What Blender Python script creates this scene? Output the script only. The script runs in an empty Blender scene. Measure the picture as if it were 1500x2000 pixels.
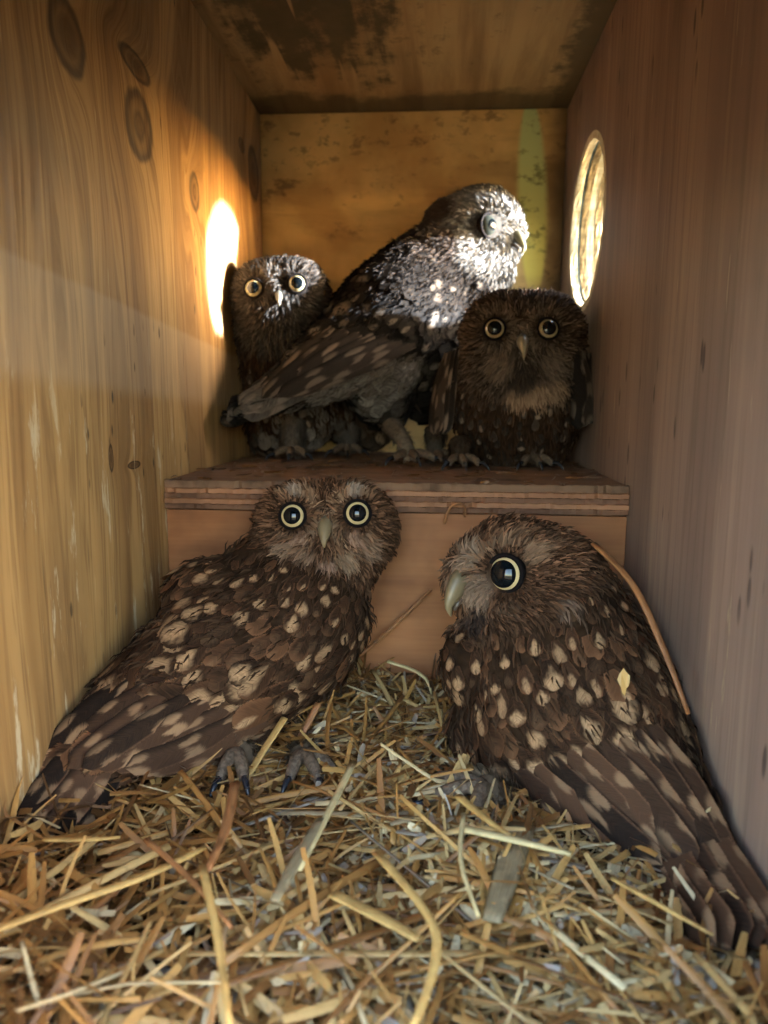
import bpy, bmesh, math, random
import numpy as np
from mathutils import Vector, Matrix
from mathutils.bvhtree import BVHTree

# ------------------------------------------------------------------ camera, world, sun, exposure
SC = bpy.context.scene
COL = SC.collection
D = 0.32            # metres from the lens to the front of the ledge
H = 0.168           # lens height above the grass
F = 1400.0          # focal length in pixels of a 1500 px wide picture
YAW, PITCH, ROLL = 0.0669, 0.1525, -0.0059
XL, XR, YB, ZC, ZL, ZF = -0.3867, 0.2741, 1.6478, 0.6168, -0.1141, -0.3985   # box, in units of D
YF = 0.30           # front edge of the open box


def cam_axes():
    cy, sy, cp, sp = math.cos(YAW), math.sin(YAW), math.cos(PITCH), math.sin(PITCH)
    fwd = np.array([-sy * cp, cy * cp, -sp]); right = np.array([cy, sy, 0.0]); down = np.cross(fwd, right)
    c, s = math.cos(ROLL), math.sin(ROLL)
    return c * right + s * down, -s * right + c * down, fwd


RIGHT, DOWN, FWD = cam_axes()
UPV = Vector(-DOWN); RGT = Vector(RIGHT); FW = Vector(FWD)
EYE = Vector((0, 0, H))

cam_data = bpy.data.cameras.new('camera')
cam_data.sensor_fit = 'VERTICAL'; cam_data.sensor_height = 36.0; cam_data.lens = 36.0 * F / 2000.0
cam_data.clip_start = 0.005; cam_data.clip_end = 500
cam_data.dof.use_dof = True; cam_data.dof.focus_distance = 0.27; cam_data.dof.aperture_fstop = 13.0
cam = bpy.data.objects.new('camera', cam_data); COL.objects.link(cam)
cam.matrix_world = Matrix(((RIGHT[0], -DOWN[0], -FWD[0], 0), (RIGHT[1], -DOWN[1], -FWD[1], 0), (RIGHT[2], -DOWN[2], -FWD[2], H), (0, 0, 0, 1)))
SC.camera = cam

SUN_TO = Vector((0.661, 0.024, 0.100)).normalized()       # direction towards the sun: low, beyond the entrance hole
SUN_EL = math.asin(SUN_TO.z); SUN_AZ = math.atan2(SUN_TO.x, SUN_TO.y)
world = bpy.data.worlds.new('World'); SC.world = world; world.use_nodes = True
wn = world.node_tree.nodes; wl = world.node_tree.links
sky = wn.new('ShaderNodeTexSky'); sky.sky_type = 'NISHITA'; sky.sun_disc = False
sky.air_density = 1.0; sky.dust_density = 2.0; sky.ozone_density = 0.8; sky.sun_elevation = SUN_EL; sky.sun_rotation = SUN_AZ
wl.new(sky.outputs[0], wn['Background'].inputs[0]); wn['Background'].inputs[1].default_value = 0.15
sun_l = bpy.data.lights.new('sun', 'SUN'); sun_l.energy = 2.4; sun_l.angle = math.radians(2.0); sun_l.color = (0.74, 0.87, 1.0)
sun = bpy.data.objects.new('sun', sun_l); COL.objects.link(sun); sun.location = (3, 0, 3)
sun.rotation_euler = (-SUN_TO).to_track_quat('-Z', 'Y').to_euler()
SC.view_settings.view_transform = 'Standard'; SC.view_settings.look = 'None'
SC.view_settings.gamma = 1.0; SC.view_settings.use_curve_mapping = False
SC.view_settings.exposure = 5.0
SC.cycles.use_denoising = True
SC.cycles.max_bounces = 9; SC.cycles.diffuse_bounces = 6; SC.cycles.transparent_max_bounces = 12
SC.cycles.use_adaptive_sampling = True; SC.cycles.adaptive_threshold = 0.015
SC.cycles.sample_clamp_indirect = 6.0

random.seed(7); RNG = np.random.default_rng(7)


# ------------------------------------------------------------------ geometry helpers
def ray(px, py):
    d = RIGHT * (px - 750) / F + DOWN * (py - 1000) / F + FWD
    return d


def at(px, py, Y):
    d = ray(px, py); return Vector(d * (Y * D / d[1])) + EYE


def at_x(px, py, X):
    d = ray(px, py); return Vector(d * (X * D / d[0])) + EYE


def at_z(px, py, Z):
    d = ray(px, py); return Vector(d * (Z * D / d[2])) + EYE


def W(x, y, z):
    return Vector((x * D, y * D, z * D + H))


def pm(Y):
    return Y * D / F


def link(name, me, mat=None, parent=None):
    o = bpy.data.objects.new(name, me); COL.objects.link(o)
    if mat is not None and not me.materials: me.materials.append(mat)
    if parent is not None:
        o.parent = parent
        o.matrix_parent_inverse = parent.matrix_world.inverted()
    return o


def empty(name, loc, label, cat, group=None):
    o = bpy.data.objects.new(name, None); COL.objects.link(o); o.location = loc
    o.matrix_world = Matrix.Translation(loc)
    o.empty_display_size = 0.02
    return tag(o, label, cat, group)


def tag(o, label=None, cat=None, group=None, kind=None):
    if label: o['label'] = label
    if cat: o['category'] = cat
    if group: o['group'] = group
    if kind: o['kind'] = kind
    return o


def mesh_np(name, V, Fc, smooth=True):
    me = bpy.data.meshes.new(name)
    me.from_pydata(V.tolist() if isinstance(V, np.ndarray) else V, [], Fc.tolist() if isinstance(Fc, np.ndarray) else Fc)
    if smooth: me.polygons.foreach_set('use_smooth', [True] * len(me.polygons))
    me.update()
    return me


def pt_attr(me, name, arr, typ):
    a = me.attributes.new(name, typ, 'POINT')
    a.data.foreach_set({'FLOAT': 'value', 'FLOAT_VECTOR': 'vector', 'FLOAT_COLOR': 'color'}[typ], np.asarray(arr, dtype=np.float32).ravel())


def box_bm(bm, lo, hi, bevel=0.0, seg=2):
    r = bmesh.ops.create_cube(bm, size=1.0)
    vs = r['verts']
    for v in vs:
        v.co = Vector([(lo[i] + hi[i]) / 2 + v.co[i] * (hi[i] - lo[i]) for i in range(3)])
    if bevel:
        es = list({e for v in vs for e in v.link_edges})
        bmesh.ops.bevel(bm, geom=es, offset=bevel, segments=seg, affect='EDGES', profile=0.6)


def bm_mesh(bm, name, smooth=False):
    me = bpy.data.meshes.new(name); bm.normal_update(); bm.to_mesh(me); bm.free()
    if smooth: me.polygons.foreach_set('use_smooth', [True] * len(me.polygons))
    return me


def box_obj(name, lo, hi, mat, parent, bevel=0.0008):
    bm = bmesh.new(); box_bm(bm, lo, hi, bevel)
    return link(name, bm_mesh(bm, name), mat, parent)


# ------------------------------------------------------------------ node helper
class NT:
    def __init__(self, name):
        self.m = bpy.data.materials.new(name); self.m.use_nodes = True
        self.t = self.m.node_tree; self.n = self.t.nodes; self.bsdf = self.n['Principled BSDF']

    def _set(self, sock, v):
        if hasattr(v, 'is_linked') or isinstance(v, bpy.types.NodeSocket): self.t.links.new(v, sock)
        else: sock.default_value = v

    def math(self, op, a, b=0.0, c=None, clamp=False):
        n = self.n.new('ShaderNodeMath'); n.operation = op; n.use_clamp = clamp
        self._set(n.inputs[0], a); self._set(n.inputs[1], b)
        if c is not None: self._set(n.inputs[2], c)
        return n.outputs[0]

    def add(self, a, b): return self.math('ADD', a, b)
    def sub(self, a, b): return self.math('SUBTRACT', a, b)
    def mul(self, a, b): return self.math('MULTIPLY', a, b)

    def ss(self, v, lo, hi, a=0.0, b=1.0):
        n = self.n.new('ShaderNodeMapRange'); n.interpolation_type = 'SMOOTHSTEP'
        self._set(n.inputs[0], v)
        if lo <= hi: vals = (lo, hi, a, b)
        else: vals = (hi, lo, b, a)
        for i, x in enumerate(vals): n.inputs[1 + i].default_value = x
        return n.outputs[0]

    def xyz(self, v):
        n = self.n.new('ShaderNodeSeparateXYZ'); self._set(n.inputs[0], v); return n.outputs

    def comb(self, x, y, z):
        n = self.n.new('ShaderNodeCombineXYZ')
        for i, q in enumerate((x, y, z)): self._set(n.inputs[i], q)
        return n.outputs[0]

    def noise(self, v, scale=5.0, detail=4.0, rough=0.55, dist=0.0):
        n = self.n.new('ShaderNodeTexNoise'); self._set(n.inputs['Vector'], v)
        n.inputs['Scale'].default_value = scale; n.inputs['Detail'].default_value = detail
        n.inputs['Roughness'].default_value = rough; n.inputs['Distortion'].default_value = dist
        return n.outputs[0]

    def voro(self, v, scale=5.0, rnd=1.0):
        n = self.n.new('ShaderNodeTexVoronoi'); self._set(n.inputs['Vector'], v)
        n.inputs['Scale'].default_value = scale; n.inputs['Randomness'].default_value = rnd
        return n.outputs

    def mapping(self, v, scale=(1, 1, 1), loc=(0, 0, 0)):
        n = self.n.new('ShaderNodeMapping'); self._set(n.inputs[0], v)
        n.inputs['Scale'].default_value = scale; n.inputs['Location'].default_value = loc
        return n.outputs[0]

    def mix(self, f, a, b):
        n = self.n.new('ShaderNodeMix'); n.data_type = 'RGBA'
        self._set(n.inputs[0], f)
        for s, v in ((n.inputs[6], a), (n.inputs[7], b)):
            if isinstance(v, (tuple, list)) and len(v) == 3: v = (*v, 1)
            self._set(s, v)
        return n.outputs[2]

    def ramp(self, f, stops):
        n = self.n.new('ShaderNodeValToRGB'); self._set(n.inputs[0], f)
        e = n.color_ramp.elements
        while len(e) < len(stops): e.new(0.5)
        for k, (p, c) in enumerate(stops):
            e[k].position = p; e[k].color = (*c, 1)
        return n.outputs[0]

    def obj(self):
        return self.n.new('ShaderNodeTexCoord').outputs['Object']

    def attr(self, name):
        n = self.n.new('ShaderNodeAttribute'); n.attribute_name = name; return n.outputs

    def orand(self):
        return self.n.new('ShaderNodeObjectInfo').outputs['Random']

    def bump(self, h, strength=0.3, dist=0.001):
        n = self.n.new('ShaderNodeBump'); self._set(n.inputs['Height'], h)
        n.inputs['Strength'].default_value = strength; n.inputs['Distance'].default_value = dist
        self.t.links.new(n.outputs[0], self.bsdf.inputs['Normal'])

    def out(self, col, rough=0.6, spec=0.3, alpha=None):
        self._set(self.bsdf.inputs['Base Color'], (*col, 1) if isinstance(col, tuple) and len(col) == 3 else col)
        self._set(self.bsdf.inputs['Roughness'], rough)
        self.bsdf.inputs['Specular IOR Level'].default_value = spec
        if alpha is not None: self._set(self.bsdf.inputs['Alpha'], alpha)
        return self.m


def ell(nt, a, b, a0, b0, ra, rb):
    """normalised distance from an ellipse"""
    u = nt.mul(nt.sub(a, a0), 1.0 / ra); v = nt.mul(nt.sub(b, b0), 1.0 / rb)
    return nt.math('SQRT', nt.add(nt.mul(u, u), nt.mul(v, v)))


# ------------------------------------------------------------------ wood materials
def side_coords(px, py, X):
    p = at_x(px, py, X); return p.y, p.z


def mat_pine_wall():
    nt = NT('pine_board'); P = nt.obj(); X, Y, Z = nt.xyz(P)
    knots = [(272, 246, 24, 58), (264, 126, 26, 22), (132, 72, 30, 64), (380, 376, 8, 34), (495, 340, 9, 46), (472, 284, 5, 12),
             (217, 895, 4, 24), (262, 908, 11, 7)]
    bulge = 0.0; kmask = 0.0; kring = 0.0
    wob = nt.noise(P, 60, 3)
    for i, (kx, ky, rx, ry) in enumerate(knots):
        y0, z0 = side_coords(kx, ky, XL)
        y1, _ = side_coords(kx + rx, ky, XL); _, z1 = side_coords(kx, ky + ry, XL)
        ra, rb = abs(y1 - y0), abs(z1 - z0)
        d = nt.add(ell(nt, Y, Z, y0, z0, ra, rb), nt.mul(nt.sub(wob, 0.5), 0.5))
        b = nt.math('DIVIDE', 1.0, nt.add(1.0, nt.mul(nt.mul(d, d), 0.35)))
        bulge = nt.add(bulge, nt.mul(b, 0.7 if i < 5 else 0.1))
        kmask = nt.math('MAXIMUM', kmask, nt.mul(nt.ss(d, 1.15, 0.35), nt.add(0.55, nt.mul(nt.noise(nt.comb(nt.mul(d, 4.0), float(i), 0.0), 1.0, 1), 0.6))))
        kring = nt.math('MAXIMUM', kring, nt.mul(nt.ss(d, 0.55, 0.95), nt.ss(d, 1.25, 1.0)))
    warp = nt.noise(nt.mapping(P, (1, 14, 1.6)), 1.0, 3)
    g = nt.add(nt.add(nt.mul(Y, 34), nt.mul(warp, 2.6)), bulge)
    rings = nt.noise(nt.comb(g, nt.mul(Z, 0.6), 0.0), 1.6, 2, 0.5)
    fine = nt.noise(nt.comb(nt.mul(g, 9), nt.mul(Z, 16), 0.0), 1.0, 4, 0.6)
    lines = nt.noise(nt.comb(nt.mul(g, 1.0), nt.mul(Z, 1.1), 3.0), 5.0, 1, 0.4)
    c = nt.mix(nt.ss(rings, 0.33, 0.68), (0.50, 0.30, 0.12), (0.29, 0.158, 0.060))
    lines2 = nt.noise(nt.comb(nt.mul(g, 2.7), nt.mul(Z, 1.6), 8.0), 5.0, 1, 0.4)
    c = nt.mix(nt.mul(nt.ss(lines, 0.54, 0.66), 0.38), c, (0.13, 0.060, 0.024))
    c = nt.mix(nt.mul(nt.ss(lines2, 0.54, 0.68), 0.30), c, (0.16, 0.075, 0.03))
    c = nt.mix(nt.mul(nt.ss(fine, 0.46, 0.66), 0.5), c, (0.16, 0.078, 0.03))
    st_ = nt.noise(nt.mapping(P, (1, 11, 5), (9, 4, 1)), 1.0, 5, 0.6)
    c = nt.mix(nt.mul(nt.ss(st_, 0.50, 0.70), 0.45), c, (0.13, 0.070, 0.034))
    scr = nt.noise(nt.mapping(P, (1, 330, 20), (2, 6, 3)), 1.0, 3, 0.6)
    c = nt.mix(nt.mul(nt.ss(scr, 0.66, 0.72), 0.5), c, (0.58, 0.42, 0.22))
    # darker heart streaks running up to the top of the board
    y0, z0 = side_coords(130, 120, XL)
    hs = nt.noise(nt.mapping(P, (1, 30, 4)), 1.0, 3)
    top = nt.mul(nt.ss(Z, 0.28, 0.40), nt.ss(hs, 0.42, 0.62))
    c = nt.mix(nt.mul(top, 0.75), c, (0.12, 0.055, 0.02))
    c = nt.mix(nt.mul(kring, 0.85), c, (0.035, 0.015, 0.007))
    c = nt.mix(nt.math('MULTIPLY', kmask, 0.95, clamp=True), c, nt.mix(fine, (0.045, 0.020, 0.008), (0.10, 0.046, 0.016)))
    # pale reflection band painted into the board colour
    (ya, za), (yb, zb) = side_coords(0, 480, XL), side_coords(450, 690, XL)
    (yc, zc_), (yd, zd) = side_coords(0, 730, XL), side_coords(420, 790, XL)
    edge = nt.mul(nt.sub(nt.noise(P, 90, 3), 0.5), 0.002)
    up = nt.add(nt.sub(Z, nt.add(za, nt.mul(nt.sub(Y, ya), (zb - za) / (yb - ya)))), edge)
    lo = nt.add(nt.sub(Z, nt.add(zc_, nt.mul(nt.sub(Y, yc), (zd - zc_) / (yd - yc)))), edge)
    band = nt.mul(nt.ss(up, 0.001, -0.002), nt.ss(lo, -0.004, 0.004))
    c = nt.mix(nt.mul(band, 0.20), c, (0.55, 0.45, 0.36))
    # specks, dirt dashes and pale dropping streaks
    v = nt.voro(nt.mapping(P, (1, 170, 55)), 1.0)
    sel = nt.noise(nt.mapping(P, (1, 22, 9), (3, 1, 7)), 1.0, 2)
    speck = nt.mul(nt.ss(v[0], 0.20, 0.10), nt.ss(sel, 0.52, 0.62))
    c = nt.mix(nt.mul(speck, 0.85), c, (0.03, 0.016, 0.01))
    dash = nt.noise(nt.mapping(P, (1, 210, 13), (1, 4, 2)), 1.0, 2, 0.6)
    c = nt.mix(nt.mul(nt.mul(nt.ss(dash, 0.68, 0.76), nt.ss(Z, 0.24, 0.19)), 0.8), c, (0.04, 0.02, 0.012))
    drop = nt.noise(nt.mapping(P, (1, 150, 26), (5, 2, 0)), 1.0, 5, 0.65)
    low = nt.mul(nt.ss(Z, 0.21, 0.14), nt.ss(Y, 0.38, 0.32))
    c = nt.mix(nt.mul(nt.mul(nt.ss(drop, 0.58, 0.66), low), 0.75), c, (0.62, 0.52, 0.36))
    nt.bump(nt.add(fine, nt.mul(rings, 0.6)), 0.35, 0.0006)
    return nt.out(c, nt.ss(fine, 0.2, 0.9, 0.42, 0.7), 0.35)


def mat_ply_wall():
    nt = NT('weathered_plywood'); P = nt.obj(); X, Y, Z = nt.xyz(P)
    g = nt.noise(nt.mapping(P, (1, 26, 1.6)), 1.0, 5, 0.6)
    f = nt.noise(nt.mapping(P, (1, 260, 9)), 1.0, 4, 0.65)
    c = nt.mix(nt.ss(g, 0.3, 0.7), (0.31, 0.205, 0.155), (0.205, 0.134, 0.106))
    c = nt.mix(nt.mul(nt.ss(f, 0.45, 0.70), 0.42), c, (0.11, 0.070, 0.052))
    st_ = nt.noise(nt.mapping(P, (1, 12, 5), (9, 4, 1)), 1.0, 5, 0.6)
    c = nt.mix(nt.mul(nt.ss(st_, 0.50, 0.70), 0.5), c, (0.10, 0.066, 0.052))
    scr = nt.noise(nt.mapping(P, (1, 330, 22), (2, 6, 3)), 1.0, 3, 0.6)
    c = nt.mix(nt.mul(nt.ss(scr, 0.66, 0.72), 0.5), c, (0.46, 0.34, 0.24))
    pale = nt.noise(nt.mapping(P, (1, 90, 5), (2, 2, 2)), 1.0, 4, 0.6)
    c = nt.mix(nt.mul(nt.ss(pale, 0.54, 0.70), 0.35), c, (0.40, 0.28, 0.19))
    v = nt.voro(nt.mapping(P, (1, 130, 32), (1, 1, 3)), 1.0)
    sel = nt.noise(nt.mapping(P, (1, 20, 9), (3, 1, 7)), 1.0, 2)
    c = nt.mix(nt.mul(nt.mul(nt.ss(v[0], 0.19, 0.11), nt.ss(sel, 0.47, 0.55)), 0.75), c, (0.035, 0.022, 0.02))
    drop = nt.noise(nt.mapping(P, (1, 80, 18), (5, 2, 0)), 1.0, 5, 0.65)
    low = nt.mul(nt.ss(Z, 0.16, 0.09), nt.ss(Y, 0.34, 0.22))
    c = nt.mix(nt.mul(nt.mul(nt.ss(drop, 0.60, 0.72), low), 0.5), c, (0.60, 0.47, 0.26))
    nt.bump(f, 0.35, 0.0005)
    return nt.out(c, 0.6, 0.3)


def mat_back():
    nt = NT('mottled_plywood'); P = nt.obj(); X, Y, Z = nt.xyz(P)
    g = nt.noise(nt.mapping(P, (9, 1, 45)), 1.0, 5, 0.6, 0.4)
    n1 = nt.noise(P, 17, 4); n2 = nt.noise(nt.mapping(P, (1, 1, 1.6)), 90, 5, 0.65)
    c = nt.mix(nt.ss(n1, 0.38, 0.62), (0.74, 0.50, 0.195), (0.52, 0.32, 0.115))
    c = nt.mix(nt.mul(nt.ss(g, 0.48, 0.7), 0.35), c, (0.17, 0.09, 0.035))
    mould = nt.mul(nt.ss(n2, 0.52, 0.64), nt.ss(nt.noise(P, 26, 3), 0.42, 0.58))
    c = nt.mix(nt.mul(mould, 0.55), c, (0.09, 0.06, 0.034))
    # darker brown towards the right-hand edge
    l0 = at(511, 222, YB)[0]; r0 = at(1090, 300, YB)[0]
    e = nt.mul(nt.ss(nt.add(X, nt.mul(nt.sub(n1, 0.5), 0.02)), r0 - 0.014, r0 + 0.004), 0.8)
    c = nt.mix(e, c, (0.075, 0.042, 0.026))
    # yellow-green strip of light painted into the panel colour
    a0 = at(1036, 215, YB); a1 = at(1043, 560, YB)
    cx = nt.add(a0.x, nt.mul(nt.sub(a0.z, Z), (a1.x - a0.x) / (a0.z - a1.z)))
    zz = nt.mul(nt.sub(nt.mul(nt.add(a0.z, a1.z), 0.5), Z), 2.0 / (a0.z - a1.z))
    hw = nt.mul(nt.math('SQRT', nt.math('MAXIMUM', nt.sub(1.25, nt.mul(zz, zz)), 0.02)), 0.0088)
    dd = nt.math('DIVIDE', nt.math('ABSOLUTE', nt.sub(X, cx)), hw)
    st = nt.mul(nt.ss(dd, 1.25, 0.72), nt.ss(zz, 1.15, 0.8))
    green_light = nt.mix(nt.ss(Z, a1.z, a0.z), (0.80, 0.66, 0.14), (0.52, 0.66, 0.30))
    green_light = nt.mix(nt.mul(nt.ss(n2, 0.52, 0.66), 0.7), green_light, (0.10, 0.09, 0.03))
    c = nt.mix(nt.mul(st, 0.95), c, green_light)
    nt.bump(nt.add(g, n2), 0.3, 0.0006)
    return nt.out(c, 0.6, 0.3)


def mat_roof():
    nt = NT('mouldy_plywood'); P = nt.obj(); X, Y, Z = nt.xyz(P)
    g = nt.noise(nt.mapping(P, (60, 5, 1)), 1.0, 5, 0.6, 0.3)
    n = nt.noise(P, 55, 5, 0.65); big = nt.noise(P, 14, 3)
    c = nt.mix(nt.ss(g, 0.35, 0.68), (0.36, 0.245, 0.12), (0.20, 0.125, 0.06))
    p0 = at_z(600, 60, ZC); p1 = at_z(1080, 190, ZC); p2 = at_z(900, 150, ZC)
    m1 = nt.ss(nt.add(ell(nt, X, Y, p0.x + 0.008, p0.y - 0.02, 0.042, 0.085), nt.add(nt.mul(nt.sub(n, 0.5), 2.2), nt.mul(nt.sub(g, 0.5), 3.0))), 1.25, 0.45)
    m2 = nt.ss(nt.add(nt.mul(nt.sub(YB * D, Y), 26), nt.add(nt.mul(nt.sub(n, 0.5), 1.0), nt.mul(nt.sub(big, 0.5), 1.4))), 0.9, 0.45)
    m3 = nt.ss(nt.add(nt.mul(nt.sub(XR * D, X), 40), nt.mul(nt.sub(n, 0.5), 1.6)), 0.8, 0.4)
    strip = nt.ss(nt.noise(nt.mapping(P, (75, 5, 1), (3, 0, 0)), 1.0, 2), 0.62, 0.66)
    mould = nt.math('MAXIMUM', nt.math('MAXIMUM', nt.mul(m1, nt.sub(1.0, strip)), nt.mul(m2, 0.75)), nt.mul(m3, 0.8))  # mould patch, with darker bands along the back and right-hand edges
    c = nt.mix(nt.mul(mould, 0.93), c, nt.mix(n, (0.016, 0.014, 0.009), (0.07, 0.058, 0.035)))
    c = nt.mix(nt.mul(nt.ss(n, 0.60, 0.72), 0.5), c, (0.05, 0.035, 0.02))
    nt.bump(nt.add(g, n), 0.4, 0.0006)
    return nt.out(c, 0.7, 0.25)


def mat_wood(name, ca, cb, axis=0, sc=1.0, rough=0.65, dirt=0.3):
    nt = NT(name); P = nt.obj()
    s = [140 * sc] * 3; s[axis] = 7 * sc
    f = nt.noise(nt.mapping(P, tuple(s)), 1.0, 5, 0.65)
    n = nt.noise(P, 45 * sc, 4)
    c = nt.mix(nt.ss(f, 0.3, 0.72), ca, cb)
    c = nt.mix(nt.mul(nt.ss(n, 0.52, 0.72), dirt), c, tuple(q * 0.25 for q in cb))
    nt.bump(f, 0.4, 0.0006)
    return nt.out(c, rough, 0.25)


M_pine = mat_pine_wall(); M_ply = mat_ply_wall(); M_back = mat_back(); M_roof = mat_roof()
M_riser = mat_wood('riser_plywood', (0.44, 0.185, 0.075), (0.28, 0.108, 0.045), 0, 0.5, 0.55, 0.35)
M_ledge = mat_wood('worn_ledge_top', (0.26, 0.145, 0.085), (0.15, 0.085, 0.055), 0, 1.0, 0.85, 0.7)
M_plyA = mat_wood('ply_light', (0.42, 0.20, 0.105), (0.28, 0.125, 0.066), 0, 1.2, 0.6, 0.3)
M_plyB = mat_wood('ply_dark', (0.24, 0.115, 0.066), (0.13, 0.06, 0.036), 0, 1.2, 0.7, 0.5)
M_rimA = mat_wood('rim_pale', (0.66, 0.58, 0.40), (0.46, 0.36, 0.20), 0, 1.5, 0.7, 0.35)
M_rimB = mat_wood('rim_end_grain', (0.32, 0.235, 0.115), (0.16, 0.105, 0.05), 0, 2.0, 0.8, 0.5)
M_rimC = mat_wood('rim_glue', (0.10, 0.15, 0.16), (0.05, 0.07, 0.08), 0, 2.0, 0.6, 0.4)


def mat_ground():
    nt = NT('dry_meadow'); P = nt.obj()
    n = nt.noise(P, 3, 8, 0.6); m = nt.noise(P, 60, 4)
    c = nt.mix(nt.ss(n, 0.35, 0.65), (0.11, 0.085, 0.05), (0.15, 0.12, 0.07))
    c = nt.mix(nt.mul(m, 0.5), c, (0.06, 0.05, 0.028))
    nt.bump(m, 0.6, 0.02)
    return nt.out(c, 0.9, 0.2)


# ------------------------------------------------------------------ setting and nest box
bm = bmesh.new(); bmesh.ops.create_grid(bm, x_segments=40, y_segments=40, size=150)
tag(link('ground', bm_mesh(bm, 'ground'), mat_ground()), kind='structure')

box = empty('nest_box', W((XL + XR) / 2, 1.0, ZF) - Vector((0, 0, 0.035)),
            'open wooden nest box of pine and plywood with a round entrance hole', 'nest box')
T = 0.016; TR = 0.0225
xl, xr, yb, zc, zl, zf, yf = XL * D, XR * D, YB * D, ZC * D + H, ZL * D + H, ZF * D + H, YF * D
zb = zf - 0.022          # top of the bottom board (bedding lies on it)
box_obj('side_panel', (xl - T, yf, zb - 0.014), (xl, yb + T, zc), M_pine, box)
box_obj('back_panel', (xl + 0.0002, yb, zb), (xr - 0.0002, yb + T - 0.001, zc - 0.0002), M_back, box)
box_obj('roof_panel', (xl - T - 0.01, yf - 0.045, zc + 0.0002), (xr + TR + 0.01, yb + T + 0.01, zc + 0.016), M_roof, box)  # front overhang added to keep the upper box dark
box_obj('bottom_panel', (xl + 0.0002, yf, zb - 0.014), (xr - 0.0002, yb - 0.0002, zb), M_riser, box)

box_obj('added_baffle', (xl - T, yf - T, zb - 0.014), (xr + TR, yf - 0.0003, H - 0.345 * D), M_riser, box)  # unseen boards added across the front to shade straw, walls and ceiling
box_obj('added_baffle', (xl - T, yf - T, H + 0.25 * D), (xr + TR, yf - 0.0003, zc), M_riser, box)

box_obj('added_baffle', (xr - 0.115 * D, yf - T, H - 0.3447 * D), (xr + TR, yf - 0.0003, H + 0.2497 * D), M_riser, box)  # side boards, also added out of view to narrow the incoming light
box_obj('added_baffle', (xl - T, yf - T, H - 0.3447 * D), (xl + 0.15 * D, yf - 0.0003, H + 0.2497 * D), M_riser, box)

# right-hand panel with the round entrance hole; its veneers are rings of their own
HC = W(XR, 1.402, 0.322); HR = 0.1415 * D
NSEG = 96


def hole_r(k, amp, seed):
    a = 2 * math.pi * k / NSEG
    r = random.Random(seed * 1000 + k % NSEG)
    w = 0.35 * math.sin(3 * a + seed) + 0.3 * math.sin(7 * a + 2 * seed) + 0.25 * math.sin(17 * a + seed * 3) + r.uniform(-0.55, 0.55)
    return amp * w


def panel_with_hole():
    lo = (yf, zb - 0.014); hi = (yb + T, zc)
    bm = bmesh.new()
    def outer(k):
        a = 2 * math.pi * k / NSEG; dy, dz = math.cos(a), math.sin(a)
        t = 1e9
        if dy > 1e-9: t = min(t, (hi[0] - HC.y) / dy)
        if dy < -1e-9: t = min(t, (lo[0] - HC.y) / dy)
        if dz > 1e-9: t = min(t, (hi[1] - HC.z) / dz)
        if dz < -1e-9: t = min(t, (lo[1] - HC.z) / dz)
        return HC.y + dy * t, HC.z + dz * t
    corners = [(hi[0], hi[1]), (lo[0], hi[1]), (lo[0], lo[1]), (hi[0], lo[1])]
    RO = HR + 0.004
    for x, sgn in ((xr, 1), (xr + TR, -1)):
        inn = [bm.verts.new((x, HC.y + RO * math.cos(2 * math.pi * k / NSEG), HC.z + RO * math.sin(2 * math.pi * k / NSEG))) for k in range(NSEG)]
        out = [bm.verts.new((x, *outer(k))) for k in range(NSEG)]
        cor = [bm.verts.new((x, *c)) for c in corners]
        angs = [math.atan2(c[1] - HC.z, c[0] - HC.y) % (2 * math.pi) for c in corners]
        for k in range(NSEG):
            k2 = (k + 1) % NSEG
            a0 = 2 * math.pi * k / NSEG; a1 = 2 * math.pi * (k + 1) / NSEG
            vs = [inn[k], out[k]]
            for c, an in zip(cor, angs):
                if a0 + 1e-6 < an < a1 - 1e-6: vs.append(c)
            vs += [out[k2], inn[k2]]
            f = bm.faces.new(vs)
            f.normal_update()
            if f.normal.x * sgn > 0: f.normal_flip()
    # outer edges
    for a, b in zip(corners, corners[1:] + corners[:1]):
        bm.faces.new([bm.verts.new((xr, *a)), bm.verts.new((xr, *b)), bm.verts.new((xr + TR, *b)), bm.verts.new((xr + TR, *a))])
    return bm_mesh(bm, 'side_panel')


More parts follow.
